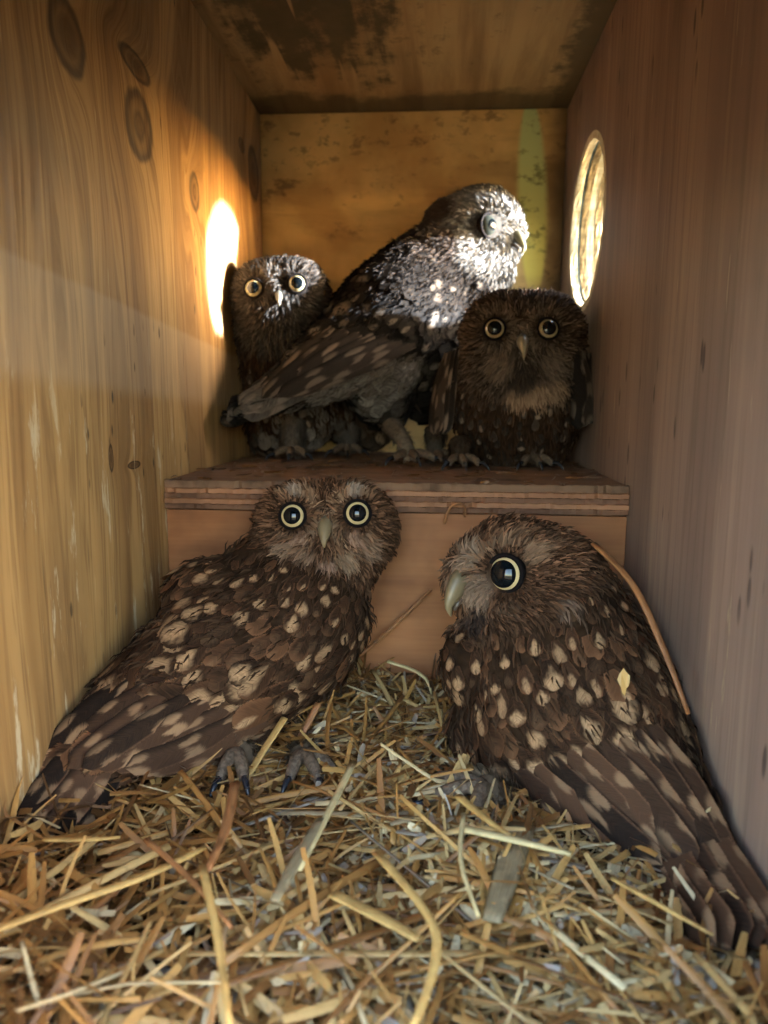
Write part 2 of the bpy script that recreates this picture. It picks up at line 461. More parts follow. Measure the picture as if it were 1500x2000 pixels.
right_panel = link('side_panel', panel_with_hole(), M_ply, box)
plies = [(0.0000, 0.0042, M_rimA, 0.0, 0.0006), (0.0042, 0.0060, M_rimC, 0.0012, 0.0003), (0.0060, 0.0100, M_rimB, 0.0003, 0.0005),
         (0.0100, 0.0145, M_rimA, 0.0008, 0.0004), (0.0145, 0.0185, M_rimB, 0.0004, 0.0005), (0.0185, 0.0225, M_rimA, 0.0010, 0.0006)]
for i, (x0, x1, m, dr, amp) in enumerate(plies):
    bm = bmesh.new(); rings = []
    RO = HR + 0.0055
    e0 = 0.0001 if i == 0 else 0.0
    prof = [(xr + x0 - e0, 'o'), (xr + x0 - e0, 'i'), (xr + (x0 * 2 + x1) / 3, 'i'), (xr + (x0 + x1 * 2) / 3, 'i'), (xr + x1, 'i'), (xr + x1, 'o')]
    for j, (x, t) in enumerate(prof):
        rg = []
        for k in range(NSEG):
            a = 2 * math.pi * k / NSEG
            r = RO - (0.0012 if i == 0 else 0) if t == 'o' else HR + dr + hole_r(k, amp * (1.8 if (i == 0 and j == 1) else 1), i * 7 + j)
            rg.append(bm.verts.new((x, HC.y + r * math.cos(a), HC.z + r * math.sin(a))))
        rings.append(rg)
    for j in range(len(rings)):
        A, B = rings[j], rings[(j + 1) % len(rings)]
        for k in range(NSEG):
            k2 = (k + 1) % NSEG
            bm.faces.new((A[k], A[k2], B[k2], B[k]))
    bmesh.ops.recalc_face_normals(bm, faces=bm.faces)
    link('ply', bm_mesh(bm, 'ply'), m, right_panel)

# ledge board of stacked veneers over a riser
yl = D
ledge = box_obj('ledge', (xl + 0.0003, yl + 0.004, zl - 0.0135), (xr - 0.0003, yb - 0.0003, zl), M_ledge, box, 0.0003)
for i, (a, b, m, pr) in enumerate([(0.0, 0.0034, M_ledge, 0.0012), (0.0035, 0.0058, M_plyA, 0.0003), (0.0059, 0.0082, M_plyB, 0.0009),
                                   (0.0083, 0.0106, M_plyA, 0.0), (0.0107, 0.0130, M_plyB, 0.0007)]):
    bm = bmesh.new()
    n = 110
    top = zl + 0.0004 - a; bot = zl + 0.0004 - b
    prev = None
    for k in range(n + 1):
        x = xl + 0.0006 + (xr - xl - 0.0012) * k / n
        j = random.uniform(-0.0003, 0.0003) + (random.uniform(0, 0.0022) if random.random() < 0.10 else 0); j2 = random.uniform(-0.00022, 0.00022)
        r = [bm.verts.new((x, yl + pr + j, top + j2 - 0.0003)), bm.verts.new((x, yl + pr + j + 0.0005, top + j2)),
             bm.verts.new((x, yl + 0.0039, top)), bm.verts.new((x, yl + 0.0039, bot)), bm.verts.new((x, yl + pr + j, bot + j2 * 0.5))]
        if prev:
            for q in range(5): bm.faces.new((prev[q], prev[(q + 1) % 5], r[(q + 1) % 5], r[q]))
        else: bm.faces.new(r)
        prev = r
    bm.faces.new(prev[::-1]); bmesh.ops.recalc_face_normals(bm, faces=bm.faces)
    link('ply', bm_mesh(bm, 'ply'), m, ledge)
box_obj('riser', (xl + 0.0003, yl + 0.0035, zb + 0.0002), (xr - 0.0003, yl + 0.014, zl - 0.0137), M_riser, box, 0.0003)


# ------------------------------------------------------------------ feather, down and eye materials
def mat_feather(name='feather', dark=(0.011, 0.006, 0.004), mid=(0.115, 0.052, 0.025), spot=(0.40, 0.235, 0.125)):
    nt = NT(name)
    u, v, _ = nt.xyz(nt.attr('fuv')[1]); sp, rn, tint = nt.xyz(nt.attr('fp')[1])
    au = nt.math('ABSOLUTE', u)
    barb = nt.noise(nt.comb(nt.mul(nt.sub(v, nt.mul(au, 0.30)), 30), nt.add(nt.mul(u, 1.3), nt.mul(rn, 31)), rn), 1.0, 4, 0.65)
    blot = nt.noise(nt.comb(nt.mul(v, 3.0), nt.mul(u, 1.8), nt.mul(rn, 57)), 1.0, 3)
    r2 = nt.math('FRACT', nt.mul(rn, 7.31)); r3 = nt.math('FRACT', nt.mul(rn, 17.7))
    c = nt.mix(nt.add(nt.mul(nt.mul(rn, r2), 0.9), nt.mul(nt.sub(barb, 0.42), 1.2)), dark, mid)
    c = nt.mix(nt.mul(nt.ss(nt.math('MAXIMUM', au, v), 0.55, 1.0), nt.mul(r2, 0.6)), c, tuple(q * 1.9 for q in mid))
    cu = nt.mul(nt.sub(r3, 0.5), 0.5)
    du = nt.math('ABSOLUTE', nt.sub(u, cu))
    r4 = nt.math('FRACT', nt.mul(rn, 41.3))
    wid = nt.math('DIVIDE', nt.add(1.25, nt.mul(nt.mul(r2, r2), 2.8)), nt.add(0.45, nt.mul(v, 0.75)))
    d = nt.math('SQRT', nt.add(nt.math('POWER', nt.mul(du, wid), 2.0), nt.math('POWER', nt.mul(nt.sub(v, nt.add(0.58, nt.mul(r3, 0.24))), nt.add(1.9, nt.mul(r4, 2.4))), 2.0)))
    d = nt.add(d, nt.add(nt.mul(nt.sub(blot, 0.5), 1.7), nt.mul(nt.sub(barb, 0.5), 0.9)))
    m = nt.mul(nt.ss(d, 1.3, 0.45), sp)
    pale = nt.mix(r3, spot, tuple(min(1, q * 1.35) for q in spot))
    c = nt.mix(m, c, nt.mix(nt.ss(barb, 0.3, 0.62), tuple(q * 0.42 for q in spot), pale))
    c = nt.mix(tint, c, nt.mix(nt.ss(barb, 0.3, 0.7), tuple(q * (1.0) for q in (0.075, 0.058, 0.047)), nt.mix(rn, (0.20, 0.165, 0.14), (0.40, 0.35, 0.31))))
    sh = nt.mul(nt.ss(au, 0.07, 0.02), 0.5)
    c = nt.mix(nt.mul(sh, 0.5), c, tuple(q * 0.8 for q in mid))
    edge = nt.math('MAXIMUM', au, nt.ss(v, 0.72, 1.02))
    al = nt.ss(nt.add(edge, nt.mul(nt.sub(barb, 0.5), 0.55)), 1.06, 0.84)
    al = nt.math('MULTIPLY', al, 1.0)
    return nt.out(c, 0.85, 0.10, al)


def mat_flight(name, dark=(0.010, 0.006, 0.0045), mid=(0.085, 0.041, 0.022), spot=(0.37, 0.215, 0.118)):
    nt = NT(name)
    u, v, _ = nt.xyz(nt.attr('fuv')[1]); sp, rn, tint = nt.xyz(nt.attr('fp')[1])
    au = nt.math('ABSOLUTE', u)
    barb = nt.noise(nt.comb(nt.mul(nt.sub(v, nt.mul(au, 0.12)), 130), nt.add(nt.mul(u, 1.2), nt.mul(rn, 31)), rn), 1.0, 3, 0.6)
    c = nt.mix(nt.mul(nt.add(rn, nt.sub(barb, 0.5)), 0.9), dark, mid)
    warp = nt.noise(nt.comb(nt.mul(v, 3.0), nt.mul(u, 1.2), nt.mul(rn, 57)), 1.0, 3)
    ph = nt.math('FRACT', nt.add(nt.add(nt.mul(v, nt.add(1.7, nt.mul(rn, 1.2))), nt.mul(rn, 3.7)), nt.mul(warp, 0.5)))
    sidew = nt.math('FRACT', nt.mul(rn, 9.1))
    d = nt.math('SQRT', nt.add(nt.math('POWER', nt.mul(nt.sub(nt.add(au, nt.mul(u, 0.25)), nt.add(0.55, nt.mul(sidew, 0.4))), 1.8), 2.0), nt.math('POWER', nt.mul(nt.sub(ph, 0.5), 4.2), 2.0)))
    m = nt.mul(nt.ss(nt.add(d, nt.add(nt.mul(nt.sub(barb, 0.5), 0.9), nt.mul(nt.sub(warp, 0.5), 1.8))), 1.1, 0.5), sp)
    c = nt.mix(m, c, nt.mix(barb, tuple(q * 0.6 for q in spot), spot))
    c = nt.mix(nt.mul(nt.ss(u, 0.3, 1.0), 0.75), c, tuple(q * 0.5 for q in dark))
    c = nt.mix(nt.mul(nt.ss(u, -0.75, -1.0), 0.45), c, tuple(q * 2.2 for q in mid))
    c = nt.mix(tint, c, nt.mix(nt.ss(barb, 0.3, 0.7), tuple(q * (1.0) for q in (0.075, 0.058, 0.047)), nt.mix(rn, (0.20, 0.165, 0.14), (0.40, 0.35, 0.31))))
    edge = nt.math('MAXIMUM', au, nt.ss(v, 0.9, 1.02))
    al = nt.ss(nt.add(edge, nt.mul(nt.sub(barb, 0.5), 0.5)), 1.04, 0.95)
    nt.bump(barb, 0.3, 0.0004)
    return nt.out(c, 0.8, 0.12, al)


def mat_attr(name, rough=0.8, spec=0.2, vary=0.25):
    nt = NT(name)
    c = nt.attr('Col')[0]
    n = nt.noise(nt.obj(), 420, 3)
    c = nt.mix(nt.mul(nt.ss(n, 0.35, 0.7), vary), c, (0.015, 0.01, 0.008))
    return nt.out(c, rough, spec)


M_feather = mat_feather()
M_featherB = mat_feather('dark_feather', (0.006, 0.005, 0.0045), (0.015, 0.012, 0.0105), (0.15, 0.12, 0.095))
M_featherC = mat_feather('grey_brown_feather', (0.012, 0.009, 0.007), (0.066, 0.045, 0.033), (0.30, 0.21, 0.145))
M_flight = mat_flight('flight_feather')
M_flightB = mat_flight('dark_flight_feather', (0.008, 0.006, 0.005), (0.040, 0.027, 0.020), (0.26, 0.19, 0.14))
M_skin = mat_attr('down_skin', 0.9, 0.05, 0.4)
M_down = mat_attr('down', 0.85, 0.08, 0.0)


def simple(name, col, rough, spec=0.5, coat=0.0, nz=0.0):
    nt = NT(name)
    c = col
    if nz:
        n = nt.noise(nt.obj(), 900, 4)
        c = nt.mix(nt.mul(n, nz), col, tuple(q * 0.3 for q in col))
    m = nt.out(c, rough, spec)
    nt.bsdf.inputs['Coat Weight'].default_value = coat; nt.bsdf.inputs['Coat Roughness'].default_value = 0.02
    return m


M_pupil = simple('pupil', (0.003, 0.005, 0.007), 0.08, 0.35, 0.25)
M_lid = simple('eyelid', (0.008, 0.006, 0.006), 0.8, 0.08)
M_iris = simple('iris_cream', (0.74, 0.56, 0.29), 0.22, 0.5, 0.6, 0.25)
M_irisA = simple('iris_straw', (0.42, 0.36, 0.20), 0.3, 0.4, 0.3, 0.35)
M_irisD = simple('iris_tan', (0.50, 0.37, 0.20), 0.22, 0.5, 0.6, 0.3)
M_irisB = simple('iris_sage', (0.030, 0.036, 0.032), 0.4, 0.1, 0.0, 0.5)
M_talon = simple('talon', (0.02, 0.022, 0.03), 0.25, 0.5, 0.2)


def mat_beak():
    nt = NT('beak'); t = nt.attr('Col')[0]
    n = nt.noise(nt.obj(), 500, 4)
    c = nt.mix(nt.mul(n, 0.35), t, (0.05, 0.045, 0.03))
    nt.bump(n, 0.2, 0.0003)
    return nt.out(c, 0.38, 0.45)


M_beak = mat_beak()


def mat_toe():
    nt = NT('toe'); P = nt.obj(); n = nt.noise(P, 700, 4); s = nt.voro(P, 900)[0]
    c = nt.mix(nt.ss(n, 0.35, 0.65), (0.085, 0.056, 0.037), (0.16, 0.108, 0.072))
    nt.bump(s, 0.5, 0.0006)
    return nt.out(c, 0.65, 0.3)


M_toe = mat_toe()


# ------------------------------------------------------------------ tubes and feathers
def tube(name, pts, radii, mat, parent=None, sides=8, flat=1.0, flatdir=None, cap=True, cols=None, sub=4):
    """smooth tapered tube through the points (Catmull-Rom)"""
    P = [Vector(p) for p in pts]; n = len(P)
    C, Rr, T_ = [], [], []
    for i in range(n - 1):
        p0, p1, p2, p3 = P[max(i - 1, 0)], P[i], P[i + 1], P[min(i + 2, n - 1)]
        for k in range(sub):
            t = k / sub
            C.append(0.5 * ((2 * p1) + (p2 - p0) * t + (2 * p0 - 5 * p1 + 4 * p2 - p3) * t * t + (3 * p1 - p0 - 3 * p2 + p3) * t ** 3))
            Rr.append(radii[i] * (1 - t) + radii[i + 1] * t); T_.append(i + t)
    C.append(P[-1]); Rr.append(radii[-1]); T_.append(n - 1)
    bm = bmesh.new(); prev = None; ref = Vector(flatdir) if flatdir is not None else None
    if ref is None:
        ref = Vector((0, 0, 1)) if abs((C[-1] - C[0]).normalized().z) < 0.9 else Vector((0, 1, 0))
    colv = []; fuv = []
    for i, c in enumerate(C):
        t = (C[min(i + 1, len(C) - 1)] - C[max(i - 1, 0)]).normalized()
        s = t.cross(ref).normalized(); u = s.cross(t).normalized()
        rg = []
        for k in range(sides):
            a = 2 * math.pi * k / sides
            rg.append(bm.verts.new(c + s * math.cos(a) * Rr[i] + u * math.sin(a) * Rr[i] * flat))
            fuv.append((math.cos(a), T_[i] * 2.0, math.sin(a)))
            if cols: colv.append(cols(T_[i] / (n - 1)))
        if prev:
            for k in range(sides): bm.faces.new((prev[k], prev[(k + 1) % sides], rg[(k + 1) % sides], rg[k]))
        elif cap: bm.faces.new(rg[::-1])
        prev = rg
    if cap: bm.faces.new(prev)
    bmesh.ops.recalc_face_normals(bm, faces=bm.faces)
    me = bm_mesh(bm, name, True)
    if cols: pt_attr(me, 'Col', [(*c, 1) for c in colv], 'FLOAT_COLOR')
    if name in ('straw_stalk', 'stem_strip', 'husk', 'fibre'): pt_attr(me, 'fuv', fuv, 'FLOAT_VECTOR')
    return link(name, me, mat, parent)


def feather_arrays(P, N, T_, L, Wd, lift, curv, nu=3, nv=6, prof=0):
    """vertices of many feathers at once; P,N,T are (k,3)"""
    k = len(P)
    B = np.cross(N, T_)
    us = np.linspace(-1, 1, nu); vs = np.linspace(0, 1, nv)
    V = np.zeros((k, nv, nu, 3)); UV = np.zeros((k, nv, nu, 3))
    for i, v in enumerate(vs):
        if prof == 0: w = (0.45 + 0.55 * min(1, v * 2.2)) * math.sqrt(max(0.0, 1 - max(0, (v - 0.55) / 0.45) ** 2.2)) + 0.03
        else: w = (0.5 + 0.5 * min(1, v * 3)) * math.sqrt(max(0.0, 1 - max(0, (v - 0.8) / 0.2) ** 2.4)) + 0.03
        for j, u in enumerate(us):
            V[:, i, j] = (P + T_ * (L * v)[:, None] + B * (Wd * w * u)[:, None]
                          + N * (0.0003 + lift * L * v - curv * (L * v) ** 2 - 0.12 * Wd * u * u * w)[:, None])
            UV[:, i, j] = (u, v, 0)
    Fc = []
    for i in range(nv - 1):
        for j in range(nu - 1):
            a = i * nu + j; Fc.append((a, a + 1, a + nu + 1, a + nu))
    Fc = np.array(Fc)
    allF = (Fc[None] + (np.arange(k) * nu * nv)[:, None, None]).reshape(-1, 4)
    return V.reshape(-1, 3), UV.reshape(-1, 3), allF, nu * nv


def norm(a):
    return a / np.maximum(np.linalg.norm(a, axis=-1, keepdims=True), 1e-9)


# ------------------------------------------------------------------ owls
class Owl:
    """body from swept spheres; face, plumage, wings and feet laid on its surface"""

    def __init__(s, name, label, spine, blobs, base, voxel=0.0022, smooth=10):
        s.base = base
        s.root = empty(name, base, label, 'owl', 'owls huddled in the nest box')
        s.voxel = voxel
        bm = bmesh.new()
        P = []; Rr = []
        for st in spine:
            P.append(at(*st[:3])); Rr.append(st[3] * pm(st[2]))
        s.spine = []
        kd = spine[0][4] if len(spine[0]) > 4 else 0.85
        axes = Matrix((RGT, UPV, -FW)).transposed()

        def ball(c, r, k):
            M = Matrix.Translation(c) @ axes.to_4x4() @ Matrix.Diagonal((r, r, r * k, 1))
            bmesh.ops.create_icosphere(bm, subdivisions=3, radius=1.0, matrix=M)
        for i in range(len(P) - 1):
            n = 7
            for k in range(n + (i == len(P) - 2)):
                t = k / n
                c = P[i].lerp(P[i + 1], t); r = Rr[i] * (1 - t) + Rr[i + 1] * t
                ball(c, r, spine[i][4] if len(spine[i]) > 4 else 0.85); s.spine.append(c)
        for b in blobs:
            ball(at(*b[:3]), b[3] * pm(b[2]), b[4] if len(b) > 4 else 0.85)
        me = bm_mesh(bm, 'tmp')
        o = bpy.data.objects.new('tmp', me); COL.objects.link(o)
        md = o.modifiers.new('r', 'REMESH'); md.mode = 'VOXEL'; md.voxel_size = voxel
        ms = o.modifiers.new('s', 'SMOOTH'); ms.factor = 0.5; ms.iterations = smooth
        dg = bpy.context.evaluated_depsgraph_get()
        nm = bpy.data.meshes.new_from_object(o.evaluated_get(dg))
        bpy.data.objects.remove(o); bpy.data.meshes.remove(me)
        V = np.zeros(len(nm.vertices) * 3); nm.vertices.foreach_get('co', V); V = V.reshape(-1, 3)
        V[:, 0] = np.clip(V[:, 0], xl + 0.003, xr - 0.003)
        V[:, 1] = np.minimum(V[:, 1], yb - 0.003)
        nm.vertices.foreach_set('co', V.ravel()); nm.update()
        nm.polygons.foreach_set('use_smooth', [True] * len(nm.polygons))
        nm.name = 'body'; s.me = nm; s.V = V
        s.body = link('body', nm, M_skin, s.root)
        s.bvh = BVHTree.FromPolygons([Vector(v) for v in V], [tuple(p.vertices) for p in nm.polygons])
        s.eyes = []; s.paint = []; s.spineA = np.array(s.spine)
        s.spT = norm(np.gradient(s.spineA, axis=0))

    # --- where a camera ray meets the body
    def hit(s, px, py, Yd=None):
        d = Vector(ray(px, py)).normalized()
        loc, nor, _, _ = s.bvh.ray_cast(EYE, d)
        if loc is None:
            if Yd is None:
                best = s.spineA[np.argmin([np.linalg.norm(np.cross(np.array(d), c - np.array(EYE))) for c in s.spineA])]
                t = (Vector(best) - EYE).dot(d); loc = EYE + d * t
            else: loc = at(px, py, Yd)
            r = s.bvh.find_nearest(loc); nor = r[1]
        return loc, nor

    def hitdir(s, c, d):
        loc, nor, _, _ = s.bvh.ray_cast(c + d * 0.2, -d)
        return loc, nor

    def face(s, head, fwd, up, eyes, beak, iris, rad, ratio=0.74, fw=0.55, beakL=0.02, beakP=0.009, beakW=0.006, bflat=1.2, bcol=((0.16, 0.15, 0.10), (0.42, 0.38, 0.24))):
        s.hc = at(*head[:3]); s.hr = head[3] * pm(head[2])
        s.f = Vector(fwd).normalized(); s.r = s.f.cross(Vector(up)).normalized(); s.u = s.r.cross(s.f).normalized()
        # the bird's own left is -r seen from behind; only geometry matters here
        for e in eyes:
            loc, nor = (s.hit(*e) if len(e) == 2 else s.hitdir(s.hc, Vector(e).normalized()))
            dr = (s.f * fw + nor * (1 - fw)).normalized()
            s.add_eye(loc, dr, rad, iris, ratio, -0.0012 if iris == M_irisB else 0.0008)
        if len(beak) == 2: bl, bn = s.hit(*beak)
        else: bl, bn = s.hitdir(s.hc, Vector(beak).normalized())
        s.bk = bl
        f = (s.f * 0.8 + bn * 0.2).normalized(); u = (s.u - f * s.u.dot(f)).normalized()
        pts = [bl - f * 0.003 + u * beakL * 0.12, bl + f * beakP * 0.10 - u * beakL * 0.12, bl + f * beakP * 0.62 - u * beakL * 0.38,
               bl + f * beakP * 1.08 - u * beakL * 0.70, bl + f * beakP * 0.86 - u * beakL * 1.0]
        tube('beak', pts, [beakW * 0.55, beakW * 0.80, beakW * 0.66, beakW * 0.32, beakW * 0.03], M_beak, s.root, 14, bflat, f,
             cols=lambda t: tuple(bcol[0][i] * (1 - t) + bcol[1][i] * t for i in range(3)), sub=5)
        # lower bill and cere
        lp = [bl - f * 0.003 - u * beakL * 0.45, bl + f * beakP * 0.35 - u * beakL * 0.66, bl + f * beakP * 0.55 - u * beakL * 0.86]
        tube('lower_bill', lp, [beakW * 0.55, beakW * 0.42, beakW * 0.12], M_beak, s.root, 10, 0.6, f,
             cols=lambda t: (0.10, 0.07, 0.05), sub=4)
        cr = tube('cere', [bl - f * 0.004 + u * beakL * 0.10, bl + f * beakP * 0.22 - u * beakL * 0.04], [beakW * 0.7, beakW * 0.7], M_beak, s.root, 12, 0.7, f,
                  cols=lambda t: (0.12, 0.105, 0.075), sub=4)

    def add_eye(s, loc, dr, rad, iris, ratio, sink=0.0010):
        th2 = math.radians(58); R = rad / math.sin(th2); th1 = math.asin(ratio * math.sin(th2))
        c = loc - dr * (R * math.cos(th2)) + dr * sink
        q = dr.to_track_quat('Z', 'Y').to_matrix().to_4x4()
        M = Matrix.Translation(c) @ q

        def zone(name, a0, a1, rr, mat, par, n=40, m=7):
            bm = bmesh.new(); prev = None
            for i in range(m + 1):
                a = a0 + (a1 - a0) * i / m
                if a < 1e-4: ring = [bm.verts.new(M @ Vector((0, 0, rr)))] * n
                else: ring = [bm.verts.new(M @ (Vector((math.sin(a) * math.cos(2 * math.pi * k / n), math.sin(a) * math.sin(2 * math.pi * k / n), math.cos(a))) * rr)) for k in range(n)]
                if prev:
                    for k in range(n):
                        vs = list(dict.fromkeys((prev[k], ring[k], ring[(k + 1) % n], prev[(k + 1) % n])))
                        if len(vs) > 2: bm.faces.new(vs)
                prev = ring
            return link(name, bm_mesh(bm, name, True), mat, par)
        e = zone('eye', 0, math.pi * 0.99, R * 0.985, M_lid, s.root)
        zone('iris', th1 * 0.96, th2 * 1.02, R, iris, e)
        zone('pupil', 0, th1, R * 1.012, M_pupil, e)
        bm = bmesh.new(); prev = None; n, m = 40, 10; first = None
        rr = rad * 1.10; tr = rad * 0.15
        for k in range(n):
            a = 2 * math.pi * k / n
            rg = []
            for j in range(m):
                b = 2 * math.pi * j / m
                rg.append(bm.verts.new(M @ Vector(((rr + tr * math.cos(b)) * math.cos(a), (rr + tr * math.cos(b)) * math.sin(a), R * math.cos(th2) * 1.03 + tr * 1.1 * math.sin(b)))))
            if prev:
                for j in range(m): bm.faces.new((prev[j], rg[j], rg[(j + 1) % m], prev[(j + 1) % m]))
            else: first = rg
            prev = rg
        for j in range(m): bm.faces.new((prev[j], first[j], first[(j + 1) % m], prev[(j + 1) % m]))
        link('eyelid', bm_mesh(bm, 'eyelid', True), M_lid, e)
        s.eyes.append((np.array(loc), rad, np.array(dr)))

    # --- colour painted on the bird itself: list of (centre, radius, colour, weight)
    def mark(s, px, py, rpx, col, w=1.0, Y=None):
        loc, _ = s.hit(px, py, Y)
        s.paint.append((np.array(loc), rpx * pm((loc.y) / D), np.array(col), w))

    def facecol(s, P, cfg):
        """brown with pale brows, lores and moustache in the bird's own face frame"""
        e = 0.5 * np.linalg.norm(s.eyes[0][0] - s.eyes[1][0]) if len(s.eyes) > 1 else s.hr * 0.55
        mid = np.mean([x[0] for x in s.eyes], axis=0) if len(s.eyes) > 1 else np.array(s.bk)
        q = P - mid
        x = np.abs(q @ np.array(s.r)) / e; y = (q @ np.array(s.u)) / e; z = (q @ np.array(s.f)) / e

        def seg(ax, ay, bx, by, r):
            dx, dy = bx - ax, by - ay
            t = np.clip(((x - ax) * dx + (y - ay) * dy) / (dx * dx + dy * dy), 0, 1)
            d = np.hypot(x - ax - t * dx, y - ay - t * dy)
            return np.clip(1.3 - d / r, 0, 1)
        front = np.clip((z + 1.3) / 0.6, 0, 1)
        n = len(P)
        va = cfg.get('var', 1.0)
        base = np.array(cfg['brown'])[None] * (1 - va + va * (0.25 + 1.5 * RNG.random((n, 1)) ** 1.6))
        crown = np.clip((y - 0.5) / 0.5, 0, 1)[:, None]
        base = base * (1 - 0.25 * crown)
        fl = (RNG.random(n) < 0.07) & (y > 0.1)
        base[fl] = np.array(cfg['brown']) * 2.6
        pale = np.maximum.reduce([seg(0.22, -0.05, 0.75, 0.72, 0.26) * 0.9, seg(0.75, 0.72, 1.25, 0.62, 0.2) * 0.6, seg(0.35, -0.15, 0.5, -0.6, 0.25) * 0.75,
                                  seg(0.3, -1.05, 1.1, -0.95, 0.28) * cfg.get('chin', 0.9), seg(0.5, -0.55, 1.3, -0.55, 0.18) * 0.45]) * front
        pale = pale * cfg.get('pw', 0.8) * np.where(RNG.random(n) < 0.35, 0.15, RNG.uniform(0.4, 1.1, n))
        dark = np.zeros(n)
        for (l, r, d) in s.eyes:
            dd = np.linalg.norm(P - l, axis=1)
            dark = np.maximum(dark, np.clip(1 - np.abs(dd - r * 1.35) / (r * 0.35), 0, 1) * 0.55)
        pale = np.clip(pale - dark * 0.6, 0, 1)
        c = base * (1 - dark[:, None] * 0.7)
        return c * (1 - pale[:, None]) + np.array(cfg['pale'])[None] * pale[:, None]

    def headw(s, P):
        d = np.linalg.norm(P - np.array(s.hc), axis=1) / s.hr
        return np.clip((1.30 - d) / 0.25, 0, 1)

    def bodycol(s, P, cfg):
        c = np.array(cfg['down'])[None] * RNG.uniform(0.5, 1.4, (len(P), 1))
        return c

    def marks(s, P, c):
        for (l, r, col, w) in s.paint:
            d = np.linalg.norm(P - l, axis=1) / r
            m = (np.clip(1.25 - d, 0, 0.5) * 2 * w)[:, None]
            c = c * (1 - m) + col[None] * m * RNG.uniform(0.75, 1.2, (len(P), 1))
        return c

    def colour(s, P, cfg):
        h = s.headw(P)[:, None]
        return s.marks(P, s.facecol(P, cfg) * h + s.bodycol(P, cfg) * (1 - h))

    def flow(s, P, N):
        idx = np.argmin(((P[:, None, :] - s.spineA[None]) ** 2).sum(-1), axis=1)
        t = s.spT[idx]
        hw = s.headw(P)[:, None]
        rad = norm(P - np.array(s.bk))
        t = norm(t * (1 - hw) + rad * hw * 1.5)
        qb = np.linalg.norm(P - np.array(s.bk), axis=1) / s.hr
        wb = np.clip((0.42 - qb) / 0.15, 0, 1)[:, None] * hw
        lat = (P - np.array(s.bk)) @ np.array(s.r)
        brist = norm(np.array(s.f)[None] * 0.9 - np.array(s.u)[None] * 0.55 + np.array(s.r)[None] * np.sign(lat)[:, None] * 0.35)
        t = norm(t * (1 - wb) + brist * wb)
        for (l, r, d) in s.eyes:
            dd = np.linalg.norm(P - l, axis=1)
            w = np.clip((2.6 * r - dd) / (1.2 * r), 0, 1)[:, None]
            t = norm(t * (1 - w) + norm(P - l) * w * 1.2)
        t = t - N * (t * N).sum(1, keepdims=True)
        return norm(t)

    def sample(s, n, gap=None, keep=None):
        tri = []
        s.me.calc_loop_triangles()
        tri = np.zeros(len(s.me.loop_triangles) * 3, dtype=np.int32); s.me.loop_triangles.foreach_get('vertices', tri); tri = tri.reshape(-1, 3)
        A, B, C = s.V[tri[:, 0]], s.V[tri[:, 1]], s.V[tri[:, 2]]
        ar = np.linalg.norm(np.cross(B - A, C - A), axis=1)
        k = RNG.choice(len(tri), n, p=ar / ar.sum())
        a, b = RNG.random(n), RNG.random(n); f = a + b > 1; a[f], b[f] = 1 - a[f], 1 - b[f]
        P = A[k] + (B[k] - A[k]) * a[:, None] + (C[k] - A[k]) * b[:, None]
        VN = np.zeros(len(s.V) * 3); s.me.vertices.foreach_get('normal', VN); VN = VN.reshape(-1, 3)
        N = norm(VN[tri[k, 0]] * (1 - a - b)[:, None] + VN[tri[k, 1]] * a[:, None] + VN[tri[k, 2]] * b[:, None])
        if gap:
            cell = {}; out = []
            for i, p in enumerate(P):
                key = tuple((p // gap).astype(int)); ok = True
                for dx in (-1, 0, 1):
                    for dy in (-1, 0, 1):
                        for dz in (-1, 0, 1):
                            for j in cell.get((key[0] + dx, key[1] + dy, key[2] + dz), ()):
                                if ((P[j] - p) ** 2).sum() < gap * gap: ok = False; break
                            if not ok: break
                        if not ok: break
                    if not ok: break
                if ok: cell.setdefault(key, []).append(i); out.append(i)
            P, N = P[out], N[out]
        # nothing grows over the eyes or the bill
        keepm = np.ones(len(P), bool)
        for (l, r, d) in s.eyes: keepm &= np.linalg.norm(P - l, axis=1) > r * 1.12
        return P[keepm], N[keepm]

    def dress(s, cfg, nhead, nbody, gap, flen, spot_p, max_obj, dense=4.0):
        # skin colours
        pt_attr(s.me, 'Col', np.c_[s.colour(s.V, cfg) * 0.7, np.ones(len(s.V))], 'FLOAT_COLOR')
        # contour feathers
        P, N = s.sample(int(nbody * dense), gap)
        h = s.headw(P)
        k = h < 0.55; P, N, h = P[k], N[k], h[k]
        T_ = s.flow(P, N)
        T_ = norm(T_ + RNG.normal(0, 0.12, T_.shape)); T_ = norm(T_ - N * (T_ * N).sum(1, keepdims=True))
        n = len(P)
        grow = np.clip(np.linalg.norm(P - np.array(s.hc), axis=1) / (s.hr * 3.0), 0.45, 1.25)
        L = flen * grow * RNG.uniform(0.8, 1.2, n); Wd = L * RNG.uniform(0.30, 0.40, n)
        curv = np.full(n, cfg.get('curv', 9.0)); lift = RNG.uniform(0.05, 0.14, n)
        sp = np.where(RNG.random(n) < spot_p, RNG.uniform(0.55, 1.0, n), RNG.uniform(0, 0.12, n))
        rn = RNG.random(n)
        tint = np.zeros(n)
        for (l, r, w) in cfg.get('grey', []):
            d = np.linalg.norm(P - np.array(l), axis=1) / r
            g = np.clip(1.3 - d, 0, 0.6) / 0.6 * w; tint = np.maximum(tint, g); sp = sp * (1 - 0.8 * g)
        fp = np.c_[sp, rn, tint]
        view = norm(np.array(EYE) - P)
        facing = (N * view).sum(1)
        cand = np.where((sp > 0.5) & (facing > 0.1))[0]
        cand = cand[np.argsort(-L[cand] * facing[cand])][:max_obj]
        single = np.zeros(n, bool); single[cand] = True
        # the spotted ones that can be told apart: a child each, sharing sixteen meshes
        vm = []
